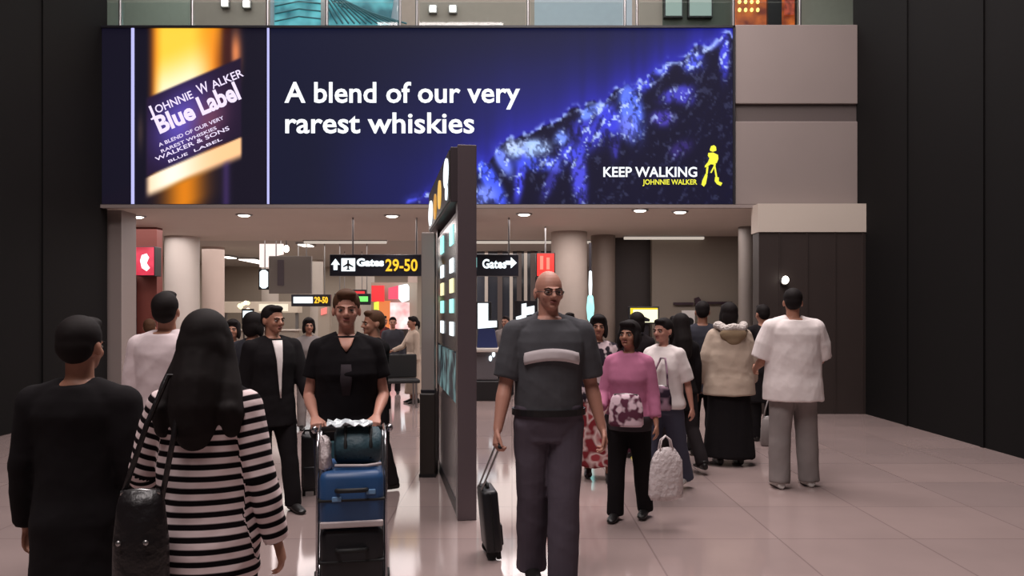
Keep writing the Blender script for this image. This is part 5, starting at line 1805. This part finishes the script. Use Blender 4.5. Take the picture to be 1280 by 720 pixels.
person('tall person in dark grey jacket left of the hooded beige jacket', 878, 8.7, 1.65, 170, 'm', hair='short', fat=.95, legs=walk('R', 6, 6, 8, 3),
       top=dict(mat=cloth('cloth_slate', (54, 54, 62)), name='jacket', sleeve=1.93, hem=.70, off=.02), bottom=dict(mat=C_BLACK), voxel=.010)

th, Bh, tp = person('person in beige hooded jacket and wide black skirt seen from behind', 911, 8.1, 1.62, 182, 'w', hair='bob', fat=1.3,
                    arms={'R': dict(abd=14, flex=6, elbow=16), 'L': dict(abd=14, flex=6, elbow=16)},
                    top=dict(mat=C_BEIGE, name='jacket', sleeve=1.9, hem=.76, off=.035, drape=1.12, loose=1.6), bottom=dict(mat=C_BLACK, kind='skirt', hem=.09, wide=.27))
bm = bmesh.new()
s = Bh.s
for k in range(13):
    a = math.pi * (k / 12.0)
    add_ell(bm, (math.cos(a) * .140 * s, (.05 + math.sin(a) * .125) * s, (1.515 + Bh.dz - .03 * math.sin(a) + .012 * math.sin(5 * a)) * s), (.050 * s, .046 * s, .044 * s), seg=12)
link('hood_trim', remesh(bm, .009, 2, 'hood_trim'), mat('fur_white', (214, 204, 198), rough=0.95, var=.15, vscale=30, bump=1.0, bscale=60), th, smooth=True)
bm = bmesh.new()
add_ell(bm, (0, .160 * s, 1.42 * s), (.15 * s, .06 * s, .085 * s), seg=18)
add_ell(bm, (0, .165 * s, 1.37 * s), (.09 * s, .045 * s, .075 * s), seg=18)
link('hood', remesh(bm, .009, 5, 'hood'), cloth('cloth_khaki', (142, 122, 98)), th, smooth=True)
person('dark clothed person in front of the dark wood wall right of the beige jacket', 953, 9.6, 1.62, 190, 'm', hair='short', top=dict(mat=C_BLACK, name='coat', sleeve=1.93, hem=.5, off=.024, flare=.06), bottom=dict(mat=C_BLACK), voxel=.012)
person('man in loose white shirt and grey trousers from behind at the right edge', 991, 7.05, 1.74, 180, 'm', yaw=-12, hair='short', fat=1.18, legs={'R': dict(flex=3, knee=4, abd=5), 'L': dict(flex=-3, knee=3, abd=5)},
       arms={'R': dict(abd=14, flex=10, elbow=60, turn=14), 'L': dict(abd=14, flex=10, elbow=60, turn=14)},
       top=dict(mat=C_WHITE, sleeve=.95, hem=.77, off=.03, drape=1.15, loose=1.8), bottom=dict(mat=C_GREY, off=.02, wide=1.15), shoes=SHOEW, shoe_big=1.1)
# a bag between the dark person and the white shirt
handbag('grey white bag standing low beside the dark person at right', (X(962, 9.2), 9.2, 0), .2, .22, .34, .14, mat('bag_grey', (130, 122, 120), rough=.6), (0, 0, .52))
# -- far people in the middle
person('far person in long pale clothes with dark hair near the foot of the signpost', 516, 13.6, 1.46, -60, 'w', hair='tied', arms={'R': dict(flex=30, elbow=40)},
       top=dict(mat=C_BEIGE, sleeve=1.9, hem=.80), bottom=dict(mat=C_BEIGE, kind='skirt', hem=.2, wide=.2), voxel=.013)
person('far dark haired person in grey standing left of the far pale dressed person', 491, 15.2, 1.44, 10, 'm', hair='short', top=dict(mat=C_CHAR, sleeve=1.9, hem=.8), bottom=dict(mat=C_BLACK2), voxel=.014)
person('far person in dark red jacket between the shop front and the pointing person', 479, 17.0, 1.46, 60, 'm', hair='short', top=dict(mat=cloth('cloth_dark_red', (92, 42, 42)), sleeve=1.9, hem=.8), bottom=dict(mat=C_BLACK2), voxel=.015)
person('far dark haired person partly behind the head of the bald man', 712, 10.8, 1.52, 15, 'm', hair='short', top=dict(mat=C_CHAR, sleeve=1.9, hem=.8), bottom=dict(mat=C_BLACK2), voxel=.013)
person('far person in a grey shirt with dark hair right of the kiosk', 632, 14.6, 1.46, -20, 'm', hair='short', top=dict(mat=C_GREY, sleeve=.9, hem=.8), bottom=dict(mat=C_BLACK2), voxel=.014)

# far empty trolley rank: low dark bench seat beside the far people
tbn = thing('bench_seat', 'low dark bench on steel legs behind the trolley woman', 'bench', (X(500, 13.0), 13.0, 0), .25)
bm = bmesh.new(); add_box(bm, (-.42, -.22, .40), (.30, .22, .46), .02); obj('seat', bm, M_RUB, tbn)
bm = bmesh.new(); add_box(bm, (-.42, .20, .46), (.30, .25, .85), .02); obj('backrest', bm, M_RUB, tbn)
for q in (-.36, .24):
    for yy in (-.18, .18):
        bm = bmesh.new(); tube(bm, [(q, yy, 0), (q, yy, .41)], .018, 8); obj('leg', bm, M_STEEL, tbn)
